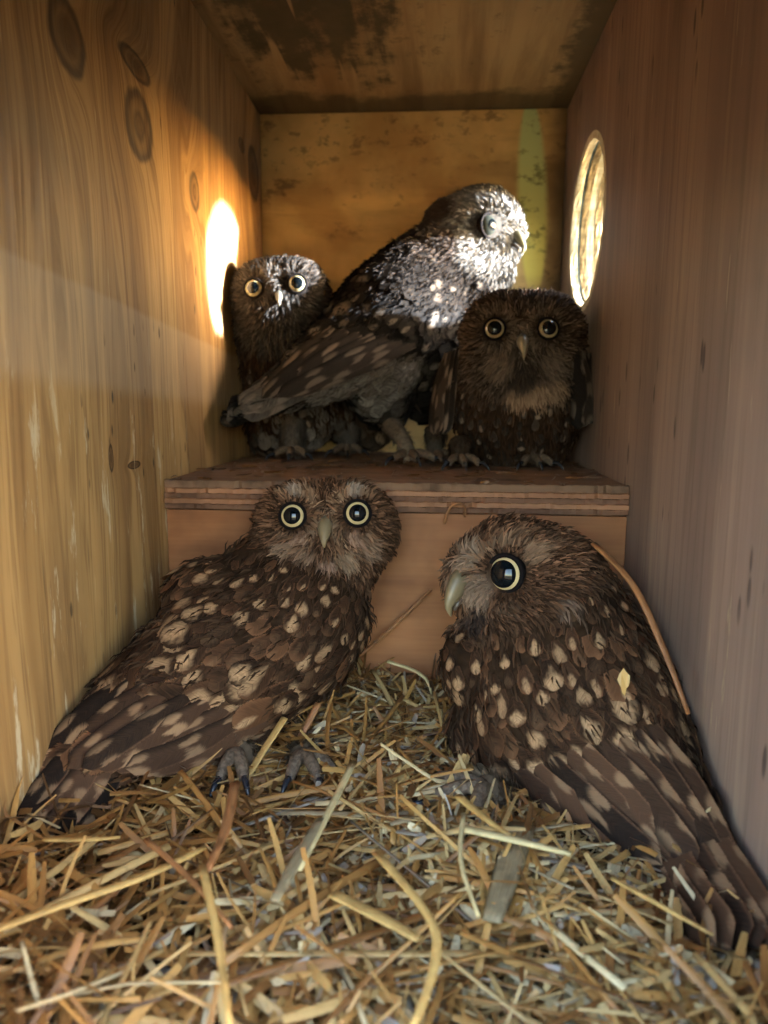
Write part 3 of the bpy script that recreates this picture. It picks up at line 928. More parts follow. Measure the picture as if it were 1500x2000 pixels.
        for q in range(16):
            z1 = np.zeros((1, 3))
            V, UV, Fc, c = feather_arrays(z1, np.array([[0, 0, 1.0]]), np.array([[0, 1.0, 0]]), np.array([1.0]), np.array([0.30 + 0.007 * q]),
                                          np.array([0.06 + 0.005 * q]), np.array([cfg.get('curv', 9.0) * flen]), 5, 9)
            me = mesh_np('spotted_feather', V, Fc); pt_attr(me, 'fuv', UV, 'FLOAT_VECTOR')
            pt_attr(me, 'fp', np.tile([[0.62 + 0.024 * q, (q * 0.3717 + 0.11) % 1, 0.0]], (len(V), 1)), 'FLOAT_VECTOR')
            me.materials.append(cfg.get('fmat', M_feather)); vm.append(me)
        for i in cand:
            z = Vector(N[i]); y = Vector(T_[i]); x = y.cross(z)
            M = Matrix((x, y, z)).transposed().to_4x4() * 1.0
            M = Matrix.Translation(Vector(P[i]) + z * 0.0006) @ M @ Matrix.Diagonal((L[i] * 1.08, L[i] * 1.08, L[i] * 1.08, 1))
            o = link('spotted_feather', vm[random.randrange(16)], None, s.root); o.matrix_world = M
        r = ~single
        V, UV, Fc, c = feather_arrays(P[r], N[r], T_[r], L[r], Wd[r], lift[r], curv[r])
        me = mesh_np('plumage', V, Fc); pt_attr(me, 'fuv', UV, 'FLOAT_VECTOR'); pt_attr(me, 'fp', np.repeat(fp[r], c, axis=0), 'FLOAT_VECTOR')
        tag(link('plumage', me, cfg.get('fmat', M_feather), s.root), kind='stuff')
        # fine down: head first, then the body
        Vs, Fs, Cs = [], [], []
        off = 0
        for part, cnt in (('h', nhead), ('b', int(nhead * cfg.get('bd', 0.22)))):
            P, N = s.sample(cnt * (4 if part == 'h' else 1))
            h = s.headw(P)
            k = h > RNG.random(len(P)) if part == 'h' else h < 0.5
            P, N = P[k], N[k]
            if part == 'h' and len(P) > cnt: P, N = P[:cnt], N[:cnt]
            T_ = s.flow(P, N); n = len(P)
            d = norm(T_ + N * RNG.uniform(0.15, 0.55, (n, 1)) + RNG.normal(0, 0.22, (n, 3)))
            L = (cfg.get('hlen', 0.0055) if part == 'h' else cfg.get('hlen', 0.0055) * 1.35) * RNG.uniform(0.6, 1.3, n)
            for (l, r, dd) in s.eyes:      # short near the eyes
                q = np.linalg.norm(P - l, axis=1); L = np.where(q < r * 1.7, L * 0.45, L)
            qb = np.linalg.norm(P - np.array(s.bk), axis=1); L = np.where(qb < s.hr * 0.16, L * 0.6, np.where(qb < s.hr * 0.4, L * 1.15, L))
            w = cfg.get('hwid', 0.00042) * RNG.uniform(0.6, 1.4, n)
            view = norm(np.array(EYE) - P)
            b = norm(np.cross(d, view + RNG.normal(0, 0.5, (n, 3))))
            c = s.colour(P, cfg)
            a0 = P - b * w[:, None]; a1 = P + b * w[:, None]
            m_ = P + d * (L * 0.55)[:, None]
            b0 = m_ - b * (w * 0.8)[:, None]; b1 = m_ + b * (w * 0.8)[:, None]
            tip = P + d * L[:, None] - N * (L * 0.25)[:, None]
            Vs.append(np.stack([a0, a1, b0, b1, tip], 1).reshape(-1, 3))
            i0 = off + np.arange(n) * 5
            Fs += np.stack([i0, i0 + 1, i0 + 3], 1).tolist() + np.stack([i0, i0 + 3, i0 + 2], 1).tolist() + np.stack([i0 + 2, i0 + 3, i0 + 4], 1).tolist()
            cc = np.stack([c * 0.75, c * 0.75, c, c, c * 1.25], 1).reshape(-1, 3); Cs.append(cc); off += n * 5
        V = np.concatenate(Vs); C = np.concatenate(Cs)
        me = mesh_np('down', V, Fs); pt_attr(me, 'Col', np.c_[np.clip(C, 0, 1), np.ones(len(C))], 'FLOAT_COLOR')
        tag(link('down', me, M_down, s.root), kind='stuff')

    def blades(s, name, starts, ends, n, wpx, spot=0.8, out=0.0022, mat=None, sag=0.0, tint=0.0, ystart=None, yend=None):
        """long flight or tail feathers laid over the body between two pixel-given lines"""
        for i in range(n):
            t = i / max(1, n - 1)
            a = [starts[0][k] * (1 - t) + starts[1][k] * t for k in range(2)]
            b = [ends[0][k] * (1 - t) + ends[1][k] * t for k in range(2)]
            m = [(a[k] + b[k]) / 2 for k in range(2)]
            pa, na = s.hit(*a, ystart) if ystart else s.hit(*a)
            pb, nb = s.hit(*b, yend) if yend else s.hit(*b)
            pmid, nm_ = s.hit(*m)
            if yend: pb = at(*b, yend)
            o_ = out * (1 + 0.25 * (i % 3)) + 0.0004 * (n - i)
            pa = pa + na * out * 0.3; pb = pb + (EYE - pb).normalized() * o_; pmid = pa.lerp(pb, 0.5).lerp(pmid + nm_ * o_, 0.6)
            w = wpx * pm(pmid.y / D) * random.uniform(0.9, 1.1)
            nu, nv = 5, 16
            V, UV = [], []
            side0 = None
            for k in range(nv):
                v = k / (nv - 1)
                c = pa * (1 - v) ** 2 + (pmid * 2 - pa * 0.5 - pb * 0.5) * 2 * v * (1 - v) + pb * v * v
                dv = (pmid * 2 - pa * 0.5 - pb * 0.5 - pa) * 2 * (1 - v) + (pb - (pmid * 2 - pa * 0.5 - pb * 0.5)) * 2 * v
                nn = (na * (1 - v) + nm_ * 0.5 + (EYE - c).normalized() * 0.6).normalized()
                sd = dv.normalized().cross(nn).normalized(); nn = sd.cross(dv.normalized())
                pw = (0.55 + 0.45 * min(1, v * 3)) * math.sqrt(max(0.0, 1 - max(0, (v - 0.82) / 0.18) ** 2.3)) + 0.02
                for j in range(nu):
                    u = -1 + 2 * j / (nu - 1)
                    V.append(tuple(c + sd * (w * pw * u) - nn * (0.10 * w * u * u) - nn * (0.08 * w * u))); UV.append((u, v, 0))
            Fc = [(k * nu + j, k * nu + j + 1, (k + 1) * nu + j + 1, (k + 1) * nu + j) for k in range(nv - 1) for j in range(nu - 1)]
            me = mesh_np(name, V, Fc); pt_attr(me, 'fuv', UV, 'FLOAT_VECTOR')
            pt_attr(me, 'fp', [(spot * random.uniform(0.6, 1), random.random(), tint)] * len(V), 'FLOAT_VECTOR')
            link(name, me, mat or M_flight, s.root)

    def leg(s, pts, radii, toes, col=(0.26, 0.21, 0.17), tr=0.0032, fuzz=700, talon=True):
        """feathered shank ending in a foot of splayed toes with talons"""
        L = tube('leg', pts, radii, M_skin, s.root, 12, 1.0, cols=lambda t: tuple(q * 0.8 for q in col))
        # shaggy down on the shank
        P0 = np.array([tuple(p) for p in pts]); n = fuzz
        k = RNG.integers(0, len(pts) - 1, n); t = RNG.random(n)
        c = P0[k] * (1 - t)[:, None] + P0[k + 1] * t[:, None]; rr = np.array(radii)[k] * (1 - t) + np.array(radii)[k + 1] * t
        ax = norm(P0[k + 1] - P0[k]); rd = RNG.normal(0, 1, (n, 3)); rd = norm(rd - ax * (rd * ax).sum(1, keepdims=True))
        root = c + rd * (rr * 0.95)[:, None]; d = norm(ax * 1.0 + rd * 0.35 + RNG.normal(0, 0.15, (n, 3)))
        ln = 0.005 * RNG.uniform(0.6, 1.3, n); b = norm(np.cross(d, rd)) * 0.00045
        V = np.stack([root - b, root + b, root + d * ln[:, None]], 1).reshape(-1, 3)
        Fc = np.arange(n * 3).reshape(-1, 3)
        me = mesh_np('leg_down', V, Fc)
        cc = np.repeat(np.array(col)[None] * RNG.uniform(0.6, 1.3, (n, 1)), 3, axis=0)
        pt_attr(me, 'Col', np.c_[cc, np.ones(len(cc))], 'FLOAT_COLOR')
        tag(link('leg_down', me, M_down, L), kind='stuff')
        ank = Vector(pts[-1])
        for tdir, ln_ in toes:
            td = Vector(tdir).normalized()
            p = [ank + Vector((0, 0, 0.001)), ank + td * ln_ * 0.35 + Vector((0, 0, 0.0028)), ank + td * ln_ * 0.75 + Vector((0, 0, 0.0018)), ank + td * ln_ - Vector((0, 0, 0.0006))]
            f = tube('toe', p, [tr, tr * 0.95, tr * 0.85, tr * 0.6], M_toe, s.root, 8)
            if talon:
                q = [p[-1] - td * 0.0005 + Vector((0, 0, 0.0008)), p[-1] + td * 0.003 + Vector((0, 0, 0.0010)), p[-1] + td * 0.0062 - Vector((0, 0, 0.0012)), p[-1] + td * 0.0072 - Vector((0, 0, 0.0035))]
                tube('talon', q, [tr * 0.5, tr * 0.42, tr * 0.25, 0.0001], M_talon, f, 8)


def cdir(x, toward, z):
    """direction from picture axes: right, towards the lens, up"""
    return RGT * x - FW * toward + UPV * z


BROWN = dict(brown=(0.098, 0.048, 0.026), pale=(0.42, 0.27, 0.17), down=(0.042, 0.022, 0.012))

# --- front right, in three-quarter profile, looking left
o = Owl('owl', 'large owl nearest on the right, head in profile to the left beside an orange stalk',
        [(1000, 1128, .850, 118), (1060, 1160, .845, 132), (1075, 1270, .82, 185), (1115, 1400, .78, 222), (1200, 1520, .72, 185), (1290, 1625, .66, 135), (1385, 1725, .60, 92), (1475, 1800, .545, 66), (1530, 1850, .51, 48)],
        [(955, 1130, .835, 88), (945, 1290, .80, 90), (960, 1420, .79, 90)], at_z(1050, 1560, ZF))
o.face((1000, 1130, .845, 135), cdir(-0.80, 0.60, -0.08), cdir(0.05, 0.05, 1), [(988, 1121), tuple(cdir(-0.80, -0.62, 0.10))], (900, 1128), M_iris, 34 * pm(.80) * 0.98, 0.81,
       beakL=0.0138, beakP=0.0055, beakW=0.0042, bflat=1.35, bcol=((0.10, 0.074, 0.042), (0.33, 0.245, 0.13)))
for mx, my, mr, mc, mw in [(915, 1085, 24, (0.34, 0.24, 0.17), 0.45), (935, 1150, 30, (0.27, 0.185, 0.13), 0.5), (882, 1065, 12, (0.40, 0.31, 0.23), 0.5), (1040, 1085, 22, (0.30, 0.18, 0.11), 0.5),
                           (930, 1208, 30, (0.03, 0.02, 0.016), 0.8), (1110, 1190, 26, (0.26, 0.17, 0.12), 0.5)]:
    o.mark(mx, my, mr, mc, mw)
cE = dict(BROWN); cE['curv'] = 7.0; cE['pw'] = 0.4; cE['chin'] = 0.2
o.dress(cE, 16000, 2600, 0.0047, 0.0150, 0.50, 220)
o.blades('flight_feather', ((1010, 1500), (1270, 1420)), ((1250, 1690), (1425, 1690)), 9, 30, 0.85, 0.003)
o.blades('tail_feather', ((1230, 1610), (1370, 1580)), ((1370, 1850), (1540, 1850)), 7, 42, 0.8, 0.003, yend=0.49)
zfl = zf + 0.001
p0 = at(1010, 1590, .70); o.leg([at(1035, 1560, .72), p0, at_z(945, 1545, ZF + .02)], [0.009, 0.0075, 0.0055],
      [((-1, 0.5, -0.1), 0.019), ((-0.9, -0.25, -0.1), 0.020), ((-0.3, -1, -0.1), 0.015)], (0.17, 0.115, 0.075), tr=0.0026, fuzz=1800)
owlE = o

# --- front left, face turned to the lens
o = Owl('owl', 'owl on the straw at the left staring straight out, its spotted wing spread towards us',
        [(588, 1034, .945, 94), (684, 1034, .945, 94), (615, 1110, .925, 112), (560, 1225, .88, 158), (445, 1300, .83, 172), (315, 1385, .77, 138), (195, 1475, .70, 92), (105, 1545, .66, 58), (45, 1600, .63, 36)],
        [(636, 1050, .94, 96), (640, 1210, .89, 88), (520, 1140, .90, 100), (420, 1180, .87, 100)], at_z(420, 1480, ZF))
o.face((636, 1035, .945, 120), cdir(0.02, 1, -0.05), cdir(0.02, 0, 1), [(572, 1008), (698, 1003)], (636, 1022), M_iris, 23.5 * pm(.89), 0.73,
       beakL=0.0104, beakP=0.0055, beakW=0.0041, bcol=((0.15, 0.11, 0.065), (0.34, 0.25, 0.14)))
for mx, my, mr, mc, mw in [(560, 1072, 22, (0.36, 0.24, 0.16), 0.4), (598, 1082, 18, (0.34, 0.22, 0.15), 0.4), (672, 1090, 22, (0.38, 0.26, 0.17), 0.45), (718, 1072, 22, (0.34, 0.22, 0.15), 0.4), (636, 1100, 14, (0.40, 0.24, 0.17), 0.6),
                           (590, 1050, 16, (0.38, 0.22, 0.15), 0.5), (690, 1050, 16, (0.38, 0.22, 0.15), 0.5), (580, 962, 15, (0.44, 0.34, 0.27), 0.6), (690, 962, 15, (0.44, 0.34, 0.27), 0.6)]:
    o.mark(mx, my, mr, mc, mw)
cD = dict(BROWN); cD['curv'] = 7.0; cD['chin'] = 0.25; cD['pw'] = 0.6; cD['brown'] = (0.115, 0.058, 0.032)
o.dress(cD, 15000, 2600, 0.0049, 0.0150, 0.50, 220)
o.blades('flight_feather', ((560, 1410), (250, 1330)), ((300, 1500), (75, 1500)), 9, 26, 0.9, 0.003)
o.blades('tail_feather', ((240, 1480), (150, 1430)), ((110, 1640), (10, 1600)), 6, 28, 0.8, 0.002, yend=0.60)
o.leg([at(495, 1420, .82), at(478, 1452, .805), at_z(462, 1478, ZF + .004)], [0.011, 0.009, 0.006], [((0.5, -1, -0.15), 0.013), ((-0.2, -1, -0.15), 0.013)], (0.13, 0.088, 0.058), tr=0.0028, fuzz=1800)
o.leg([at(575, 1420, .85), at(588, 1455, .835), at_z(592, 1480, ZF + .002)], [0.009, 0.007, 0.005], [((1, -0.5, -0.1), 0.014), ((0.6, -1, -0.1), 0.015), ((-0.2, -1, -0.1), 0.013)], (0.13, 0.088, 0.058), tr=0.0027, fuzz=1500)
owlD = o

# --- back right, round and frontal, in the shade
o = Owl('owl', 'round dark owl crouching on the ledge under the entrance hole, facing us', [(985, 658, 1.31, 84), (1056, 658, 1.31, 84), (1020, 700, 1.315, 112), (1012, 772, 1.335, 130), (1012, 822, 1.36, 112), (1010, 850, 1.38, 78)],
        [(1100, 762, 1.32, 68), (925, 775, 1.33, 70)], at_z(1015, 900, ZL), 0.0026)
o.face((1020, 665, 1.31, 122), cdir(-0.02, 1, 0), cdir(0, 0, 1), [(966, 643), (1070, 643)], (1020, 662), M_irisD, 18.5 * pm(1.23), 0.74,
       beakL=0.0125, beakP=0.006, beakW=0.004, bcol=((0.16, 0.13, 0.09), (0.36, 0.28, 0.17)))
for mx, my, mr, mc, mw in [(1052, 772, 24, (0.34, 0.21, 0.13), 0.85), (1012, 778, 24, (0.34, 0.21, 0.13), 0.85), (1085, 764, 22, (0.30, 0.19, 0.12), 0.7), (1020, 738, 28, (0.035, 0.024, 0.018), 0.85),
                           (975, 715, 26, (0.20, 0.14, 0.10), 0.5), (1080, 712, 26, (0.20, 0.14, 0.10), 0.5)]:
    o.mark(mx, my, mr, mc, mw)
cC = dict(BROWN); cC['fmat'] = M_featherC; cC['bd'] = 0.4; cC['brown'] = (0.082, 0.054, 0.038); cC['pale'] = (0.26, 0.19, 0.14); cC['chin'] = 0.2; cC['curv'] = 8.0
l, n_ = o.hit(1030, 768); cC['grey'] = [(l, 0.010, 0.3)]
o.dress(cC, 9000, 1600, 0.0056, 0.0130, 0.25, 60)
o.blades('flight_feather', ((872, 690), (895, 680)), ((846, 850), (868, 850)), 4, 15, 0.9, 0.0022, M_flightB, yend=1.27)
o.blades('flight_feather', ((1120, 680), (1150, 690)), ((1130, 840), (1168, 820)), 4, 18, 0.6, 0.0022, M_flightB, yend=1.27)
for fx in (900, 1040):
    a = at_z(fx, 902, ZL + .010)
    o.leg([a + Vector((0.0, 0.008, 0.010)), a + Vector((0, 0.004, 0.006)), a], [0.007, 0.006, 0.0045], [((-0.6, -1, 0), 0.014), ((0.1, -1, 0), 0.016), ((0.8, -0.8, 0), 0.014)], (0.07, 0.045, 0.03), 0.0026)
owlC = o

# --- middle, standing in the beam, head in profile to the right
o = Owl('owl', 'tall owl standing on the ledge with its pale head lit through the hole', [(940, 452, 1.53, 80), (900, 505, 1.53, 88), (835, 562, 1.51, 104), (765, 620, 1.44, 108), (690, 680, 1.395, 88), (610, 730, 1.33, 60), (540, 768, 1.285, 35), (485, 796, 1.25, 16)],
        [(968, 470, 1.525, 54), (955, 530, 1.52, 48), (750, 700, 1.44, 84), (740, 745, 1.43, 60), (905, 560, 1.50, 66), (885, 446, 1.535, 56), (735, 625, 1.40, 62), (855, 690, 1.47, 66), (850, 765, 1.50, 52), (760, 770, 1.44, 52)], at_z(790, 890, ZL), 0.0026)
o.face((937, 458, 1.53, 92), cdir(0.90, 0.42, -0.08), cdir(0.02, 0, 1), [(958, 440), tuple(cdir(0.78, -0.60, 0.15))], (1008, 455), M_irisB, 20 * pm(1.44), 0.50, 0.5,
       beakL=0.0140, beakP=0.0055, beakW=0.0036, bcol=((0.09, 0.095, 0.085), (0.20, 0.17, 0.07)))
cB = dict(BROWN); cB['brown'] = (0.17, 0.165, 0.16); cB['pale'] = (0.34, 0.335, 0.33); cB['fmat'] = M_featherB; cB['var'] = 0.35; cB['hlen'] = 0.0045; cB['bd'] = 1.0; cB['curv'] = 8.0; cB['down'] = (0.014, 0.011, 0.0095)  # head colours paled to carry the glow of the beam
for mx, my, mr, mc, mw in [(850, 420, 44, (0.045, 0.032, 0.026), 0.95), (860, 470, 40, (0.05, 0.036, 0.03), 0.95), (835, 480, 40, (0.04, 0.03, 0.024), 0.9), (985, 560, 34, (0.10, 0.095, 0.09), 0.8),  # nape marks paint the shade on the side away from the beam
                           (740, 745, 60, (0.20, 0.165, 0.14), 0.85), (660, 765, 45, (0.20, 0.165, 0.14), 0.8), (800, 730, 36, (0.18, 0.15, 0.125), 0.8)]:
    o.mark(mx, my, mr, mc, mw)
g = []
for gx, gy, gr, gw in [(740, 745, 75, 0.75), (650, 765, 55, 0.75), (810, 725, 50, 0.6), (985, 560, 34, 0.25)]:
    l, n_ = o.hit(gx, gy); g.append((l, gr * pm(1.40), gw))
cB['grey'] = g
o.dress(cB, 16000, 1900, 0.0056, 0.0150, 0.28, 80)
o.blades('flight_feather', ((810, 670), (650, 640)), ((560, 770), (500, 780)), 7, 15, 0.8, 0.003, M_flightB)
o.blades('tail_feather', ((640, 735), (600, 715)), ((475, 815), (465, 790)), 4, 18, 0.6, 0.002, M_flightB, yend=1.235, tint=0.25)
a = at_z(800, 893, ZL + .012)
o.leg([at(742, 770, 1.44), at(752, 815, 1.45), a + Vector((-0.004, 0.0, 0.010)), a], [0.011, 0.0070, 0.0048, 0.0042], [((-0.7, -1, 0), 0.016), ((0.3, -1, 0), 0.017), ((1, -0.5, 0), 0.017)], (0.24, 0.175, 0.125), 0.0028)
a = at_z(850, 893, ZL + .012)
o.leg([a + Vector((0, 0.008, 0.016)), a + Vector((0, 0.003, 0.007)), a], [0.007, 0.005, 0.0036], [((0.3, -1, 0), 0.016), ((1, -0.6, 0), 0.016)], (0.09, 0.07, 0.055), 0.0026)
owlB = o

# --- back left, half hidden behind the standing owl
o = Owl('owl', 'owl peering from behind the standing one against the left wall of the box', [(522, 582, 1.40, 72), (570, 582, 1.405, 74), (546, 640, 1.42, 90), (557, 720, 1.47, 96), (575, 800, 1.49, 84)],
        [(545, 600, 1.40, 82), (650, 800, 1.54, 58), (720, 812, 1.57, 52), (520, 830, 1.47, 50)], at_z(570, 890, ZL), 0.0026)
o.face((545, 585, 1.40, 100), cdir(0.05, 1, -0.05), cdir(-0.10, 0, 1), [(496, 564), (580, 555)], (544, 574), M_irisA, 16.5 * pm(1.33), 0.70,
       beakL=0.0085, beakP=0.005, beakW=0.0028, bcol=((0.10, 0.095, 0.08), (0.22, 0.19, 0.12)))
cA = dict(BROWN); cA['brown'] = (0.046, 0.037, 0.031); cA['pale'] = (0.11, 0.097, 0.085); cA['var'] = 0.6; cA['bd'] = 0.5; cA['fmat'] = M_featherC; cA['chin'] = 0.3; cA['curv'] = 8.0
o.mark(530, 535, 20, (0.20, 0.18, 0.16), 0.5)
g = []
l, n_ = o.hit(600, 810); g.append((l, 0.03, 0.55)); cA['grey'] = g
o.dress(cA, 8000, 1300, 0.0058, 0.0130, 0.25, 50)
for fx, fy in ((570, 886), (680, 880)):
    a = at_z(fx, fy, ZL + .012)
    o.leg([a + Vector((0.0, 0.01, 0.018)), a + Vector((0, 0.004, 0.009)), a], [0.009, 0.0075, 0.005], [((-0.8, -1, 0), 0.014), ((0.1, -1, 0), 0.015), ((0.9, -0.8, 0), 0.014)], (0.10, 0.082, 0.07), 0.0027)
owlA = o
for q in (owlA, owlB, owlC, owlD, owlE): del q.root['group']


# ------------------------------------------------------------------ straw bedding
def mat_straw(name, from_object):
    nt = NT(name); P = nt.obj()
    r = nt.orand() if from_object else nt.attr('rnd')[2]
    uv = nt.attr('fuv')[1]; u, v, _ = nt.xyz(uv)
    f = nt.noise(nt.comb(nt.mul(u, 5), nt.mul(v, 1.5), nt.mul(r, 77)), 1.0, 4, 0.65)
    b = nt.noise(nt.comb(nt.mul(u, 0.5), nt.mul(v, 5), nt.mul(r, 33)), 1.0, 3)
    c = nt.ramp(r, [(0.0, (0.085, 0.036, 0.012)), (0.2, (0.22, 0.090, 0.024)), (0.4, (0.37, 0.175, 0.046)), (0.58, (0.46, 0.255, 0.08)), (0.74, (0.52, 0.35, 0.15)), (0.86, (0.62, 0.49, 0.29)), (0.93, (0.17, 0.115, 0.07)), (1.0, (0.46, 0.40, 0.34))])
    c = nt.mix(nt.mul(nt.ss(f, 0.42, 0.75), 0.45), c, (0.16, 0.08, 0.03))
    c = nt.mix(nt.mul(nt.ss(b, 0.58, 0.75), 0.5), c, (0.13, 0.065, 0.03))
    nt.bump(f, 0.4, 0.0004)
    return nt.out(c, 0.40, 0.45)


M_straw = mat_straw('straw', True); M_straws = mat_straw('straw_bits', False)


def bed(x, y):
    """height of the bedding surface"""
    return zf + 0.004 * math.sin(x * 38 + 1.0) * math.cos(y * 31) + 0.003 * math.sin(x * 90 + y * 70) - 0.004 + 0.010 * max(0, (0.18 - y) / 0.1) * 0.4


# underlay: trampled litter sheet
nx, ny = 90, 110
V, Fc = [], []
for j in range(ny):
    for i in range(nx):
        x = xl + 0.0008 + (xr - xl - 0.0016) * i / (nx - 1); y = yf + 0.001 + (yl + 0.0033 - yf - 0.001) * j / (ny - 1)
        V.append((x, y, bed(x, y) - 0.004 + random.uniform(-0.0012, 0.0012)))
for j in range(ny - 1):
    for i in range(nx - 1):
        a = j * nx + i; Fc.append((a, a + 1, a + nx + 1, a + nx))
nt = NT('litter'); P_ = nt.obj(); n1 = nt.noise(P_, 260, 5, 0.7); n2 = nt.noise(P_, 900, 3)
c_ = nt.mix(nt.ss(n1, 0.35, 0.68), (0.030, 0.019, 0.011), (0.12, 0.08, 0.045)); c_ = nt.mix(nt.ss(n2, 0.6, 0.7), c_, (0.35, 0.29, 0.20)); nt.bump(n1, 1.0, 0.002)
tag(link('bedding_litter', mesh_np('bedding_litter', V, Fc), nt.out(c_, 0.9, 0.1)), 'dark trampled litter under the straw on the box floor', 'litter', kind='stuff')


def ribbon_batch(n, lmin, lmax, wmin, wmax, zlo, zhi, region, hfun, tilt=0.25, pale=None, name='straw'):
    NV = 6
    Vs, UV, RN, Fs = [], [], [], []
    for k in range(n):
        x = random.uniform(*region[0]); y = random.uniform(*region[1])
        L = random.uniform(lmin, lmax); w = random.uniform(wmin, wmax) / 2
        a = random.uniform(0, math.pi * 2); el = random.gauss(0, tilt)
        dx, dy, dz = math.cos(a) * math.cos(el), math.sin(a) * math.cos(el), math.sin(el)
        roll = random.gauss(0, 0.6); bend = random.gauss(0, 0.025) * L; sag = random.gauss(0, 0.03) * L
        z0 = hfun(x, y) + random.uniform(zlo, zhi) + abs(dz) * L * 0.25
        d = Vector((dx, dy, dz)); s0 = Vector((-math.sin(a), math.cos(a), 0)); n0 = d.cross(s0).normalized()
        s = s0 * math.cos(roll) + n0 * math.sin(roll); nn = d.cross(s).normalized()
        r = random.random() if pale is None else (random.uniform(*pale) if (random.random() < 0.6 or pale[1] < 0.3) else random.random())
        if pale is None:
            k_ = min(1, max(0, (x - xl) / (xr - xl)))
            r = min(1, max(0, random.gauss(0.24 + 0.42 * k_, 0.22))) if random.random() < 0.8 else r
        b0 = len(Vs)
        for i in range(NV):
            t = i / (NV - 1) - 0.5
            c = Vector((x, y, z0)) + d * (L * t) + s * (bend * (1 - 4 * t * t)) + nn * (sag * (1 - 4 * t * t))
            ww = w * (1 - 0.35 * (abs(t) * 2) ** 3)
            for u, h in ((-1, 0), (0, 0.30), (1, 0)):
                q = c + s * (ww * u) + nn * (ww * h)
                Vs.append((min(max(q.x, xl + 0.0006), xr - 0.0006), min(max(q.y, region[2]), region[3]), q.z)); UV.append((u, t * L * 200, 0)); RN.append(r)
        for i in range(NV - 1):
            for j in range(2):
                q = b0 + i * 3 + j; Fs.append((q, q + 1, q + 4, q + 3))
    me = mesh_np(name, Vs, Fs); pt_attr(me, 'fuv', UV, 'FLOAT_VECTOR'); pt_attr(me, 'rnd', RN, 'FLOAT')
    return me


REG = ((xl, xr), (yf + 0.005, yl), yf + 0.001, yl + 0.003)
tag(link('straw_bedding', ribbon_batch(8000, 0.007, 0.034, 0.0005, 0.0024, -0.005, 0.006, REG, bed, 0.26), M_straws),
    'chopped golden and grey straw covering the box floor', 'straw', kind='stuff')
tag(link('straw_chaff', ribbon_batch(9000, 0.0015, 0.008, 0.0004, 0.0026, -0.002, 0.0065, ((xl * 0.35, xr), (yf + 0.005, yl), yf + 0.001, yl + 0.003), bed, 0.4, (0.62, 1.0)), M_straws),
    'pale chaff and short flakes scattered through the straw', 'chaff', kind='stuff')
REGL = ((xl, xr), (yl + 0.001, yb - 0.002), yl + 0.0012, yb - 0.001)
tag(link('ledge_litter', ribbon_batch(420, 0.003, 0.012, 0.0005, 0.0018, 0.0002, 0.001, REGL, lambda x, y: zl + 0.0003, 0.03, (0.0, 0.12)), M_straws),
    'brown scraps and dust scattered over the ledge top', 'litter', kind='stuff')


def stalk_mesh(q):
    """a hollow straw with its own bend, length 1"""
    r = random.Random(100 + q); n, sd = 9, 7
    bx, bz, kink = r.uniform(-0.018, 0.018), r.uniform(-0.01, 0.015), r.choice((0, 0, 0, 0.16))
    kp = r.uniform(0.35, 0.7); fl = r.choice((0.45, 0.22, 0.16, 0.3))
    V, UV, Fc = [], [], []
    for i in range(n):
        t = i / (n - 1)
        cx = bx * 4 * t * (1 - t) + (max(0, t - kp) * kink * 3); cz = bz * 4 * t * (1 - t)
        w = 0.5 * (1 - 0.25 * t) * (1.12 if i == 4 else 1)
        for k in range(sd):
            a = 2 * math.pi * k / sd
            V.append((math.cos(a) * w, t - 0.5, math.sin(a) * w * fl)); UV.append((math.cos(a) * 1.5, t * 8, 0))
        for k in range(sd): V[-sd + k] = (V[-sd + k][0], V[-sd + k][1], V[-sd + k][2])
    cen = [(bx * 4 * (i / (n - 1)) * (1 - i / (n - 1)) + max(0, i / (n - 1) - kp) * kink * 3, bz * 4 * (i / (n - 1)) * (1 - i / (n - 1))) for i in range(n)]
    for i in range(n - 1):
        for k in range(sd): Fc.append((i * sd + k, i * sd + (k + 1) % sd, (i + 1) * sd + (k + 1) % sd, (i + 1) * sd + k))
    Fc.append(tuple(range(sd))[::-1]); Fc.append(tuple(range((n - 1) * sd, n * sd)))
    return V, UV, Fc, cen, n, sd


STV = [stalk_mesh(q) for q in range(14)]


def make_stalk_mesh(q, L, w):
    V, UV, Fc, cen, n, sd = STV[q]
    W_ = []
    for i in range(n):
        for k in range(sd):
            x, y, z = V[i * sd + k]; W_.append((x * w + cen[i][0] * L, y * L, z * w + cen[i][1] * L))
    me = mesh_np('straw_stalk', W_, Fc); pt_attr(me, 'fuv', UV, 'FLOAT_VECTOR'); me.materials.append(M_straw)
    return me


